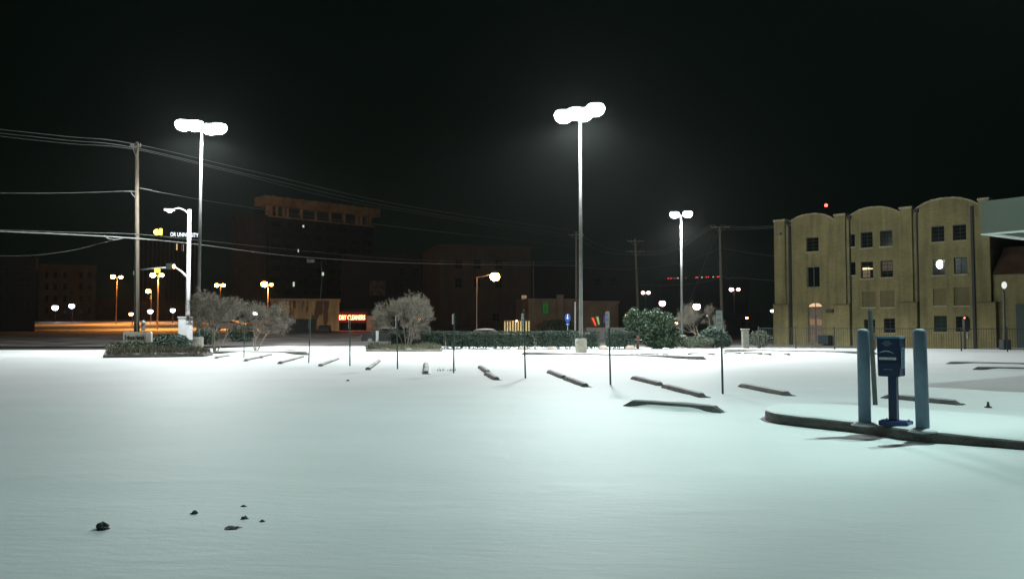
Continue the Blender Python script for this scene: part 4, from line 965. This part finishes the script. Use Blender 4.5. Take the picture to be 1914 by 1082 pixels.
# snow banked along the kerb foot, higher towards the right
mb = MB(); front = [G(x, y, IZ) for x, y in fr]; m = 60
def fpos(s):
    k = s * (len(front) - 1); i = min(int(k), len(front) - 2); f = k - i; return front[i].lerp(front[i + 1], f)
for i in range(m + 1):
    s = i / m; p = fpos(s); q = fpos(min(1, s + .02)) - fpos(max(0, s - .02)); q.z = 0; q.normalize(); o_ = Vector((q.y, -q.x, 0))
    hgt = .012 + .105 * sm(.45, .95, s) + .006 * noise.noise((p.x * 3, p.y * 3, 6))
    for d, z in ((-.02, hgt), (.06, hgt * .93), (.3, hgt * .6), (.8, hgt * .22), (1.3, -.04)): w_ = p + o_ * d; mb.v.append((w_.x, w_.y, z))
for i in range(m):
    for j in range(4): k = i * 5 + j; mb.f.append((k, k + 1, k + 6, k + 5))
mb.build('snow_bank', SNOW, t, True)

for i, (bx, by, tx, ty, lab) in enumerate(((1616.5, 792, 1613, 617, 'left grey-blue steel bollard beside the blue box'), (1725, 804, 1718.5, 617, 'right grey-blue steel bollard beside the blue box'))):
    b = G(bx, by, IZ + .02); tp = P(tx, ty, b.y); r = .087; t = thing('bollard', lab, 'bollard', b, 'bollards guarding the blue box')
    dv = tp - b
    MB().path([b - K * .05, tp - K * .03, tp - K * .008, tp], [r, r, r * .93, r * .78], 28).build('tube', BOLL, t, True)
    mb = MB(); mb.lathe(b - K * .0, [(r * 1.02, .035), (r * 1.5, .02), (r * 2.2, -.02)], 20); mb.build('snow_collar', SNOW, t, True)
    MB().lathe(tp, [(r * .75, -.002), (r * .7, .01), (r * .3, .018)], 16).build('snow_cap', SNOW, t, True)
# blue box on a pedestal
b = G(1671, 793, IZ + .02); ang = R(229); nf = Vector((math.cos(ang), math.sin(ang), 0)); nr = Vector((-nf.y, nf.x, 0)); lf = -nr
t = thing('blue_drop_box', 'blue metal box with white print on a blue pedestal between the bollards', 'drop box', b)
D = b.y
def bb(c, w, d, h, z, nm, m, par, tw=1.0, bev=.012):
    """bevelled box: w across the front, d deep, z bottom, tw = bottom width factor"""
    mb = MB(); lv = [(z, tw, -bev), (z + bev, tw, 0), (z + h - bev, 1, 0), (z + h, 1, -bev)]
    for zz, f, e in lv:
        for sx, sy in ((-1, -1), (1, -1), (1, 1), (-1, 1)):
            for q in range(2):
                ex = w / 2 * f + e; ey = d / 2 * f + e
                ax = (ex - (bev if (q == 0) == (sx * sy > 0) else 0)); ay = (ey - (0 if (q == 0) == (sx * sy > 0) else bev))
                mb.v.append(tuple(c + nr * sx * ax - nf * sy * ay + K * zz))
    for r_ in range(3):
        for i in range(8): a = r_ * 8 + i; bq = r_ * 8 + (i + 1) % 8; mb.f.append((a, bq, bq + 8, a + 8))
    mb.f.append(tuple(range(8))[::-1]); mb.f.append(tuple(range(24, 32)))
    return mb.build(nm, m, par)
bc = Vector((b.x, b.y, 0)); zb0 = P(1668, 703, D).z; zt0 = P(1668, 631, D).z
cc = bc + Vector((.0, 0, 0)) - nr * .02
box = bb(cc, .315, .30, zt0 - zb0, zb0, 'box', BLUE, t, .95)
bb(cc, .335, .32, .035, zt0 - .012, 'lid', BLUEL, t, 1, .008)
bb(bc - nr * .0, .115, .115, zb0 - IZ - .08, IZ + .08, 'pedestal', BLUE, t, 1, .006)
bb(bc + nr * .03 + nf * .02, .40, .28, .07, IZ + .012, 'base_plate', mat('bright_blue_paint', (.008, .04, .16), .4, .15, 5), t, 1, .008)
for sx in (-1, 1):
    for sy in (-1, 1): MB().lathe(bc + nr * (.03 + sx * .15) + nf * (.02 + sy * .1) + K * (IZ + .082), [(.014, 0), (.012, .016)], 6).build('bolt', STEEL, t)
fo = cc + nf * .1515
def marks(z, w, h, nm, n, m=MARK, x0=None):
    mb = MB(); x = -w / 2 + (x0 or 0)
    for k in range(n):
        ww = w / n * random.uniform(.55, .8); hh = h * random.uniform(.85, 1)
        mb.ob(fo + nr * x + K * z, nr * ww, nf * .002, K * hh); x += w / n
    mb.build(nm, m, box)
H = zt0 - zb0
GM = mat('dim_grey_print', (.22, .27, .27), .6, .1, 20)
marks(zt0 - .062, .085, .016, 'print_line', 6, GM, -.01); marks(zt0 - .09, .135, .017, 'print_line', 9, GM, -.01); marks(zt0 - .115, .07, .015, 'print_line', 5, GM, -.01)
mb = MB(); pts = []
for k in range(13):
    s = k / 12; pts.append((-.125 + .20 * s, .012 + .03 * math.sin(math.pi * s * .9) - .012 * s))
top_ = [(x, z + .011 * math.sin(math.pi * i / 12)) for i, (x, z) in enumerate(pts)]
poly = [fo + nr * x + K * (zt0 - .235 + z) for x, z in pts] + [fo + nr * x + K * (zt0 - .235 + z + .003) for x, z in reversed(top_)]
mb.prism(poly, nf * .002); mb.build('swoosh_print', MARK, box)
mb = MB().ob(fo - nr * .125 + K * (zt0 - .318), nr * .235, nf * .003, K * .036); mb.build('white_strip', mat('worn_white_strip', (.5, .58, .58), .6, .25, 40), box)
marks(zb0 + .098, .12, .014, 'print_line', 8, GM)
MB().ob(fo - nr * .13 + K * (zt0 - .37), nr * .25, nf * .006, K * .012).build('slot_lip', BLACK, box)
so = cc + nr * .1595
mb = MB().ob(so - nf * -.085 - nf * .17 + K * (zb0 + .12), nf * .17, nr * .002, K * .30); mb.build('side_strip', BLUEL, box)
mb = MB(); z = zb0 + .14
while z < zb0 + .40: hh = random.uniform(.016, .034); mb.ob(so + nr * .0022 - nf * .05 + K * z, nf * .08, nr * .001, K * hh); z += hh + .012
mb.build('side_lettering', mat('dark_teal_print', (.02, .06, .08), .6, .1, 20), box)

# ---------------------------------------------------------------- iron fence, gate pillar, yard things
fa = G(1418, 651); fbp = G(1914, 657.5); dirf = (fbp - fa); dirf.z = 0; Lf = dirf.length + 4; dirf.normalize()
t = thing('iron_fence', 'black iron picket fence in front of the buff brick building', 'fence', fa)
ht = 1.40; nfm = Vector((-dirf.y, dirf.x, 0))
for nm, z in (('top_rail', ht - .04), ('bottom_rail', .14)):
    MB().ob(fa + K * z - nfm * .016, dirf * Lf, nfm * .032, K * .04).build(nm, BLACK, t)
pk = None; n = int(Lf / .135)
for k in range(n + 1):
    p = fa + dirf * (k * .135)
    if k % 18 == 0:
        MB().ob(p - dirf * .035 - nfm * .035 - K * .1, dirf * .07, nfm * .07, K * (ht + .2)).build('fence_post', BLACK, t)
    elif pk is None:
        pk = MB().ob(p - dirf * .008 - nfm * .008 + K * .18, dirf * .016, nfm * .016, K * (ht - .222)).build('picket', BLACK, t); pk0 = p
    else:
        c = pk.copy(); C.objects.link(c); c.parent = t; c.location = (p - pk0)
pp = G(1393, 650); t = thing('gate_pillar', 'stone pillar with pale cap left of the iron fence', 'pillar', pp)
hz_ = P(1393, 616, pp.y).z
MB().box((pp.x, pp.y, hz_ / 2 - .05), (.42, .42, hz_ + .05)).build('shaft', mat('dark_stone', (.12, .12, .10), .85, .25, 4), t)
MB().box((pp.x, pp.y, hz_ + .03), (.52, .52, .06)).build('pillar_cap', CONC, t)
# yard lamp pole at right, signal post
p = P(1879, 660, 52); t = thing('yard_lamp', 'dark lamp post with square base by the annex at the right', 'lamp post', (p.x, 52, 0))
MB().path([(p.x, 52, -.1), (p.x, 52, P(1879, 528, 52).z)], [.09, .06], 8).build('pole', mat('dark_green_pole', (.035, .05, .04), .6, .2, 3), t)
MB().box((p.x, 52, .3), (.5, .5, .7)).build('base', mat('dark_base', (.03, .04, .04), .8, .2, 3), t)
MB().ball(P(1877, 533, 51.9), .16, 8, 6, 1.5).build('lamp_globe', em('dim_yard', (.9, .95, .85), .9), t, True)
p = P(1805, 660, 53); t = thing('signal_post', 'dark pedestrian signal post with tiny red light behind the fence', 'signal post', (p.x - .05, 53, -.1))
MB().path([(p.x - .05, 53, -.2), (p.x - .05, 53, P(1805, 596, 53).z)], .06, 8).build('post', BLACK, t)
MB().box(P(1806, 606, 53), (.36, .3, .8)).build('housing', BLACK, t); MB().ball(P(1803, 594, 52.8), .06, 8, 5).build('lens', em('red_dot', (1, .25, .12), 3), t)
MB().box(P(1809, 628, 52.9), (.14, .2, .3)).build('push_button_box', STEEL, t); MB().path([P(1797, 640, 52.8), P(1797, 660, 52.8)], .05, 6).build('guard_post', STEEL, t)

# ---------------------------------------------------------------- planting
def leaf_cloud(mb, c, rad, n, size, shell=.55, zmin=None, box=False):
    for _ in range(n):
        if box:
            x, y, z = [random.uniform(-1, 1) for _ in range(3)]
            ax = random.choice((0, 1, 1, 2, 2)); v = [x, y, z]; v[ax] = math.copysign(random.uniform(.82, 1.0), v[ax]); 
            if ax == 1: v[1] = -abs(v[1]) if random.random() < .7 else v[1]
            if ax == 2: v[2] = abs(v[2])
            x, y, z = v
        else:
            while True:
                v = Vector([random.gauss(0, 1) for _ in range(3)]).normalized(); r = random.uniform(shell, 1) ** .6; x, y, z = v * r; break
        p = Vector((c[0] + x * rad[0], c[1] + y * rad[1], c[2] + z * rad[2]))
        nz = noise.noise(p * (1.6)); p += Vector((x, y, z)) * nz * .34 * min(rad)
        if nz < -.28 and random.random() < .7: continue
        if zmin is not None and p.z < zmin: continue
        s = size * random.uniform(.6, 1.3); a = Vector([random.uniform(-1, 1) for _ in range(3)]).normalized() * s; b = a.cross(Vector([random.uniform(-1, 1) for _ in range(3)])).normalized() * s * .5
        k = len(mb.v); mb.v += [tuple(p - a), tuple(p + b), tuple(p + a), tuple(p - b)]; mb.f.append((k, k + 1, k + 2, k + 3))
def bare_tree(base, h, wid, stems, label, seed, dens=1.0):
    rnd = random.Random(seed); t = thing('bare_tree', label, 'tree', base)
    mt, mw = MB(), MB()
    def seg(mb, a, b, r0, r1, n=5): mb.path([a, b], [r0, r1], n, False)
    def grow(p, d, l, r, lev):
        m = 3 if lev < 3 else 2; q = p
        for i in range(m):
            d = (d + Vector([rnd.gauss(0, .13) for _ in range(3)])).normalized(); q2 = q + d * l / m
            seg(mt if lev < 2 else mw, q, q2, r * (1 - .25 * i / m), r * (1 - .25 * (i + 1) / m), 5 if lev < 3 else 3); q = q2
            if lev >= 1:
                for _ in range(2 if lev > 2 else 1):
                    if rnd.random() < dens:
                        dd = (d + Vector([rnd.gauss(0, .8) for _ in range(3)])).normalized(); seg(mw, q, q + dd * l * rnd.uniform(.4, .9), max(r * .45, .006), .005, 3)
        if lev >= 6: return
        for k in range(3 if lev < 5 else 2):
            ax = Vector([rnd.gauss(0, 1) for _ in range(3)]).normalized(); dd = d.copy(); dd.rotate(Matrix.Rotation(rnd.uniform(.3, .85), 3, ax))
            if dd.z < -.1: dd.z = rnd.uniform(-.1, .2); dd.normalize()
            grow(q, dd, l * rnd.uniform(.64, .86), r * .6, lev + 1)
    for s_ in range(stems):
        a = 2 * math.pi * s_ / stems + rnd.random(); d = Vector((math.cos(a) * .75 * wid / h, math.sin(a) * .5, 1)).normalized()
        grow(Vector(base) + Vector((math.cos(a) * .08, math.sin(a) * .08, -.05)), d, h * .24, .05, 0)
    zs = [v[2] for v in mw.v]; f = h / (max(zs) - base[2]); xs_ = [v[0] - base[0] for v in mw.v]; fx = wid / (max(xs_) - min(xs_)) 
    for mbx in (mt, mw): mbx.v = [(base[0] + (v[0] - base[0]) * fx, base[1] + (v[1] - base[1]) * fx, base[2] + (v[2] - base[2]) * f) for v in mbx.v]
    mt.build('trunk', BARK, t); mw.build('crown', TWIG, t, kind='stuff')
    return t
b = G(402, 657); bare_tree(b, 4.0, 4.3, 4, 'bare multi-stemmed tree right of the left planter pole', 3)
b = G(478, 655); bare_tree(b, 3.3, 4.1, 3, 'lower bare tree right of the first one by the kerb', 11)
b = G(760, 654); bare_tree(b, 3.95, 4.3, 5, 'round bare tree in the middle planter', 5)
b = P(1330, 620, 70); bare_tree(Vector((b.x - 1, 70, -.2)), 4.0, 4.6, 3, 'dim bare tree behind the two-headed lamp pole', 21, .6)
b = P(232, 606, 62); 

# left planter
pl = [G(x, y) for x, y in ((193, 669), (260, 668.5), (330, 667.5), (380, 667), (398, 664), (392, 659), (330, 655), (200, 652))]
pz = [Vector((p.x, p.y, 0)) for p in pl]
t = thing('left_planter', 'kerbed planting bed with dry ground cover around the left tall lamp', 'planter', pz[2])
mb = MB(); mb.prism([p - K * .05 for p in pz], (0, 0, .19)); mb.build('kerb', KERB, t)
ci = sum(pz, Vector()) / len(pz)
mb = MB(); mb.prism([ci + (p - ci) * .95 + K * .14 for p in pz], (0, 0, .05)); mb.build('soil', mat('mulch', (.10, .085, .06), .95, .5, 4, .6, dirt=((.5, .5, .48), 2.5, .56)), t)
x0 = min(p.x for p in pz); x1 = max(p.x for p in pz); y0 = min(p.y for p in pz); y1 = max(p.y for p in pz)
def inpoly(x, y, poly):
    c = False
    for i in range(len(poly)):
        a, b = poly[i - 1], poly[i]
        if (a.y > y) != (b.y > y) and x < (b.x - a.x) * (y - a.y) / (b.y - a.y) + a.x: c = not c
    return c
def tufts(name, x0, x1, y0, y1, z, n, hgt, m, t, zf=None, poly=None):
    mb = MB()
    for _ in range(n):
        x = random.uniform(x0, x1); y = random.uniform(y0, y1)
        if poly and not inpoly(x, y, poly): continue
        h = hgt * random.uniform(.4, 1.2) * (.6 + .8 * max(0, .5 + noise.noise((x * .8, y * .8, 2))))
        a = random.uniform(0, 6.28); w = .02; dx = random.gauss(0, .35) * h; dy = random.gauss(0, .35) * h
        k = len(mb.v); zz = z + (zf(x, y) if zf else 0); mb.v += [(x - w * math.cos(a), y - w * math.sin(a), zz), (x + w * math.cos(a), y + w * math.sin(a), zz), (x + dx, y + dy, zz + h)]; mb.f.append((k, k + 1, k + 2))
    return mb.build(name, m, t, kind='stuff')
tufts('ground_cover', x0, x1, y0, y1, .15, 16000, .26, GRASS, t, poly=[ci + (p - ci) * .95 for p in pz])
mb = MB(); lc = P(248, 640, 48.5); leaf_cloud(mb, (lc.x, 48.5, .3), (1.5, 1.6, .34), 2600, .07, .2, .1); mb.build('low_foliage', LEAFB, t, kind='stuff')
def shrub(px_, py_, Y, rad, n, size, m, label, stems=True, extra=()):
    c = P(px_, py_, Y); z0 = T(c.x, Y); t = thing('shrub', label, 'shrub', (c.x, Y, z0))
    if stems:
        mb = MB()
        for k in range(6): a = k * 1.05; mb.path([(c.x, Y, z0), (c.x + rad[0] * .5 * math.cos(a), Y + rad[1] * .5 * math.sin(a), c.z + rad[2] * .3)], [.04, .012], 5)
        mb.build('stem', BARK, t)
    mb = MB(); leaf_cloud(mb, c, rad, n, size, .35, z0 + .02)
    for (dx, dy, dz, r2, n2) in extra: leaf_cloud(mb, c + Vector((dx, dy, dz)), r2, n2, size, .35, z0 + .02)
    mb.build('foliage', m, t, kind='stuff')
    mb = MB(); mb.ball(c, min(rad) * .8, 12, 8); mb.v = [(c.x + (v[0] - c.x) * rad[0] / min(rad), c.y + (v[1] - c.y) * rad[1] / min(rad), c.z + (v[2] - c.z) * rad[2] / min(rad)) for v in mb.v]
    return t
shrub(320, 640, 51.5, (1.15, .9, .62), 5200, .07, LEAFD, 'round dark shrub in the left planter below the white cabinet', extra=((-.9, 0, -.1, (.6, .6, .42), 1400), (.9, .1, -.15, (.6, .6, .4), 1400)))
shrub(385, 628, 60, (.9, .8, .65), 2200, .08, LEAFD, 'dark shrub behind the first bare tree')
shrub(452, 622, 66, (1.2, .9, .75), 2600, .08, LEAFD, 'dark rounded shrub beyond the street edge behind the first thin post')
shrub(1222, 608, 54, (1.55, 1.1, 1.15), 9000, .085, LEAFG, 'tall glossy green shrub at the right end of the hedge', extra=((-1.3, .2, .2, (.75, .7, .95), 3200), (.4, 0, -.9, (1.4, 1.0, .7), 4200), (1.0, 0, -.5, (.8, .8, .8), 2500)))
shrub(1290, 638, 55, (1.7, .9, .42), 3600, .07, LEAFB, 'low grey shrub around the two-headed lamp foot')
shrub(1332, 630, 56, (.95, .8, .7), 3600, .08, LEAFD, 'dark shrub just left of the eighth sign post')
shrub(1352, 636, 57.5, (.6, .6, .5), 1500, .08, LEAFD, 'small dark shrub right of the eighth sign post')
shrub(1040, 614, 92, (2.3, 1.2, 1.1), 3200, .11, LEAFD, 'dark bushes in front of the tan building')
# ground hugging scrub by fence
shrub(1420, 632, 57, (1.0, .6, .6), 1500, .07, LEAFB, 'thin grey shrub between the pillar and the fence')

# middle planter with sign marker
pl = [G(x, y) for x, y in ((684, 657), (760, 657.5), (826, 657), (829, 654), (822, 650), (760, 649), (690, 650))]
pz = [Vector((p.x, p.y, 0)) for p in pl]; t = thing('middle_planter', 'low kerbed planting bed under the middle bare tree', 'planter', pz[1])
mb = MB(); mb.prism([p - K * .05 for p in pz], (0, 0, .19)); mb.build('kerb', mat('pale_kerb', (.24, .22, .19), .85, .4, 1.2, .4), t)
ci = sum(pz, Vector()) / len(pz); mb = MB(); mb.prism([ci + (p - ci) * .93 + K * .14 for p in pz], (0, 0, .05)); mb.build('soil', MATS['mulch'], t)
x0 = min(p.x for p in pz); x1 = max(p.x for p in pz); y0 = min(p.y for p in pz); y1 = max(p.y for p in pz)
tufts('ground_cover', x0, x1, y0, y1, .15, 7000, .26, mat('green_dry_grass', (.12, .13, .08), .9, .4, 1), t, poly=[ci + (p - ci) * .93 for p in pz])
mb = MB(); lc = P(700, 648, 49.5); leaf_cloud(mb, (lc.x, 49.5, .3), (.6, .8, .26), 900, .06, .2, .1); mb.build('low_foliage', LEAFB, t, kind='stuff')

# clipped hedges: each unit between two picture columns
def hedge(xa, xb, Y, h, label, base_y=None):
    a = P(xa, 640, Y); b = P(xb, 640, Y); t = thing('hedge', label, 'hedge', ((a.x + b.x) / 2, Y, 0)); L = b.x - a.x; d = .55
    mb = MB(); nseg = max(2, int(L / .5))
    n = int(L * 1500)
    for k in range(nseg):
        cx = a.x + L * (k + .5) / nseg; hh = h + .05 * noise.noise((cx * .9, 0, 3))
        leaf_cloud(mb, (cx, Y, hh / 2 + .06), (L / nseg / 2 * 1.08, d, hh / 2), n // nseg, .055, box=True)
    mb.build('foliage', LEAFD, t, kind='stuff')
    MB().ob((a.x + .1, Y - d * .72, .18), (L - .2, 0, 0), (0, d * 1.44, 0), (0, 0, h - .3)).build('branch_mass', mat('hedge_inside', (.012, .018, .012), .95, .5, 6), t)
    mb = MB()
    for k in range(int(L / .7) + 1):
        x = a.x + .25 + k * .7 + random.uniform(-.1, .1)
        if x < b.x - .1: mb.path([(x, Y, -.05), (x + random.uniform(-.05, .05), Y, .3)], .025, 5)
    if mb.v: mb.build('stems', BARK, t)
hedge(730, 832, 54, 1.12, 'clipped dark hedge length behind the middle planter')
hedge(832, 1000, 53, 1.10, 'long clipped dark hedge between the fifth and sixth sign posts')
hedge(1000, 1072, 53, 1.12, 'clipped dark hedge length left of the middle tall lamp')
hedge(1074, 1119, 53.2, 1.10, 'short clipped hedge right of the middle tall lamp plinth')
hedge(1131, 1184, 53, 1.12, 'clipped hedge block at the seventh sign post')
# lumps of snow and leaves under the hedge
lm = [(976, 652, 18, 8, 'n'), (1005, 652, 12, 7, 'w'), (1033, 652, 16, 7, 'n'), (1052, 652, 10, 6, 'w'), (1128, 650, 22, 9, 'n'), (1180, 648, 24, 9, 'n'), (958, 652, 12, 5, 'w'), (914, 652, 12, 5, 'w'), (868, 652, 14, 4, 'w')]
wheres = ['left of the sixth sign post', 'second right of the sixth sign post', 'under the round blue sign', 'nearest the middle plinth on its left', 'in the hedge gap', 'at the red stem left of the leafy shrub', 'just left of the sixth post, small', 'midway along the long hedge', 'right of the fifth post']
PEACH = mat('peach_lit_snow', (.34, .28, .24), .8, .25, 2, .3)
for (x, y, w_, h_, k), wh in zip(lm, wheres):
    Y = 51.6; p = P(x, 652, Y); mb = MB(); rw_ = w_ / 2 / FPX * Y; rh = h_ / FPX * Y
    for q in range(5):
        cx = p.x + random.uniform(-.6, .6) * rw_; mb.lathe((cx, Y + random.uniform(-.15, .15), -.03), [(rw_ * .6, 0), (rw_ * .5, rh * .5), (rw_ * .28, rh * random.uniform(.8, 1)), (.02, rh * 1.05)], 9)
    one(mb, 'snow_lump', PEACH if k == 'n' else SNOWD, 'lump of snow under the hedge, ' + wh, 'snow lump', 'snow lumps along the hedge foot', True)
# red-brown stem box by leafy shrub
a = P(1192, 640, 53.2); t = thing('utility_box', 'dark reddish utility stub between hedge and leafy shrub', 'utility box', (a.x, 53.2, 0))
MB().box((a.x, 53.2, .45), (.16, .2, .95)).build('riser', mat('rust_brown', (.08, .045, .035), .8, .3, 4), t)
MB().box((a.x + .02, 53.15, .62), (.5, .1, .05)).build('cross_bar', mat('peach_bar', (.4, .34, .3), .8, .3, 4), t)

# parked cars beyond the hedge
def car(px_, Y, z0, length, rz, label, m, hgt=1.42):
    p = P(px_, 620, Y); t = thing('parked_car', label, 'car', (p.x, Y, z0)); cx = p.x
    prof = [(-1, .25), (-1, .62), (-.93, .80), (-.52, .90), (-.30, hgt - .04), (-.12, hgt), (.28, hgt), (.46, hgt - .06), (.74, .98), (.97, .92), (1, .6), (1, .25)]
    hl = length / 2; mb = MB(); mb.prism([(cx + x * hl, Y - .85, z0 + z) for x, z in prof], (0, 1.7, 0)); bo = mb.build('body', m, t)
    mb = MB(); g_ = [(-.46, .93), (-.28, hgt - .1), (.26, hgt - .09), (.42, hgt - .14), (.62, .96)]
    mb.prism([(cx + x * hl, Y - .86, z0 + z) for x, z in g_], (0, .012, 0)); mb.build('window', GLASS, t)
    mb = MB(); sp_ = [(-.30, hgt - .03), (-.12, hgt + .03), (.1, hgt + .05), (.3, hgt + .03), (.46, hgt - .03), (.3, hgt + .0), (-.12, hgt + .002)]
    mb.prism([(cx + x * hl, Y - .8, z0 + z) for x, z in sp_], (0, 1.6, 0)); mb.build('roof_snow', SNOWD, t)
    for x in (-.62, .62):
        for y in (-.8, .8):
            mb = MB(); c = Vector((cx + x * hl, Y + y, z0 + .31)); mb.path([c - Vector((0, .1, 0)), c + Vector((0, .1, 0))], .31, 16); w_ = mb.build('wheel', BLACK, t); MB().path([c - Vector((0, .105, 0)), c + Vector((0, .105, 0))], .18, 10).build('rim', STEEL, w_)
    MB().box((cx - hl + .03, Y - .6, z0 + .66), (.08, .3, .12)).build('headlight', SIGNW, t); MB().box((cx - hl + .03, Y + .6, z0 + .66), (.08, .3, .12)).build('headlight', SIGNW, t)
    return t
car(903, 63, -.05, 3.9, 0, 'snow-roofed car parked in the street behind the long hedge', mat('brown_red_car', (.18, .09, .07), .35, .1, 2), 1.32)
car(722, 67, 0, 3.9, 0, 'dark car seen behind the middle bare tree and hedge', mat('dark_car', (.015, .018, .018), .35, .1, 2), 1.36)
# small pale street things left
for x, y, Y, lab in ((424, 618, 96, 'low snow-covered car far across the street left of the round shrub'),):
    car(x, Y, T(P(x, 610, Y).x, Y), 4.2, 0, lab, mat('snowed_car', (.5, .48, .45), .7, .1, 1), 1.25)
p = P(487, 624, 95); t = thing('bin_row', 'pale slatted gate lit orange behind the second bare tree', 'gate', (p.x, 95, T(p.x, 95)))
for k in range(7): MB().box((p.x - .8 + k * .27, 95, T(p.x, 95) + .5 + .1), (.2, .06, 1.0)).build('slat', mat('pale_slat', (.6, .55, .45), .8, .2, 3), t)
MB().box((p.x, 95.06, T(p.x, 95) + .9), (1.9, .05, .08)).build('rail', STEEL, t)

# newspaper sign board
p = P(256, 631, 50.3); bz0 = P(256, 642, 50.3).z; bz1 = P(256, 620, 50.3).z; x0 = P(230, 631, 50.3).x; x1 = P(283, 631, 50.3).x
t = thing('sign_board', 'cream rounded sign board with dark lettering at the left planter', 'sign', (p.x, 50.4, 0))
r = .12; pts = []
for (sx, sz, a0) in ((1, 1, 0), (-1, 1, 90), (-1, -1, 180), (1, -1, 270)):
    for k in range(5):
        a = R(a0 + 22.5 * k); pts.append(((x1 - r if sx > 0 else x0 + r) + r * math.cos(a), 50.3, (bz1 - r if sz > 0 else bz0 + r) + r * math.sin(a)))
pf = MB().prism(pts, (0, .16, 0)).build('panel', SIGNB, t)
xm = x0 + (x1 - x0) * .77
text_mesh('Tribune Herald', .42, .006, mat('dark_olive_print', (.025, .028, .018), .7, .2, 5), pf, (x0 + .1, 50.292, (bz0 + bz1) / 2 - .13), (1, 0, 0), 'sign_lettering', width=xm - x0 - .14, bold=.012)
MB().box(((xm + x1) / 2 + .02, 50.29, (bz0 + bz1) / 2), (x1 - xm - .1, .014, bz1 - bz0 - .06)).build('pale_panel', mat('white_panel', (.82, .80, .72), .5, .06, 5), pf)
MB().box((x0 + (x1 - x0) * .72, 50.4, bz0 / 2 - .02), (.42, .12, bz0 + .03)).build('post', SIGNB, t)

# clods, stones and twigs in the near snow
ROCK = mat('dirty_ice', (.06, .068, .06), .7, .4, 20, .8); DARK = mat('dark_leaf_litter', (.018, .024, .028), .6, .4, 20)
def clod(px_, py_, w, h, m, label, seed):
    rnd = random.Random(seed); p = G(px_, py_); sc = p.length / FPX; rw_ = w / 2 * sc; rh = h * sc
    mb = MB(); mb.ball((0, 0, 0), 1, 16, 11)
    mb.v = [tuple(Vector(v) * (1 + .75 * noise.noise(Vector(v) * 1.9 + Vector((seed * 3.1, 0, 0))) + .3 * noise.noise(Vector(v) * 5 + Vector((seed, 0, 0))))) for v in mb.v]
    mb.v = [(p.x + v[0] * rw_, p.y + v[1] * rw_ * .8, snowz(p.x, p.y) + max(-.3, v[2]) * rh * .95 * (1 - .45 * min(1, abs(v[0]) ))) for v in mb.v]
    one(mb, 'clod', m, label, 'clod', 'clods and scraps on the near snow', False, (p.x, p.y, 0))
clod(190, 990, 24, 11, ROCK, 'largest grey pointed clod at the lower left', 1)
clod(363, 961, 13, 5.5, DARK, 'small dark scrap above and right of the largest clod', 2)
clod(434, 987, 27, 3.5, DARK, 'flat long dark scrap nearest the camera after the large clod', 3)
clod(457, 970, 13, 4.5, DARK, 'dark scrap just above the flat long one', 4)
clod(490, 975, 11, 3, ROCK, 'thin brownish scrap rightmost of the group', 5)
clod(455, 947, 9, 3, DARK, 'tiny faint scrap topmost of the group', 6)
clod(650, 712, 5, 3, ROCK, 'tiny grey speck on the snow below the third post', 7)
clod(1272, 757, 7, 3, ROCK, 'tiny lump on the long kerb block', 8)
# frosty tuft by the fifth post
b = G(838, 693); t = thing('grass_tuft', 'thin frosty grass tuft poking from snow left of the fifth post', 'grass tuft', b)
tufts('blades', b.x - .45, b.x + .3, b.y - .15, b.y + .25, -.01, 26, .12, mat('frosted_grass', (.4, .4, .36), .9, .2, 3), t)
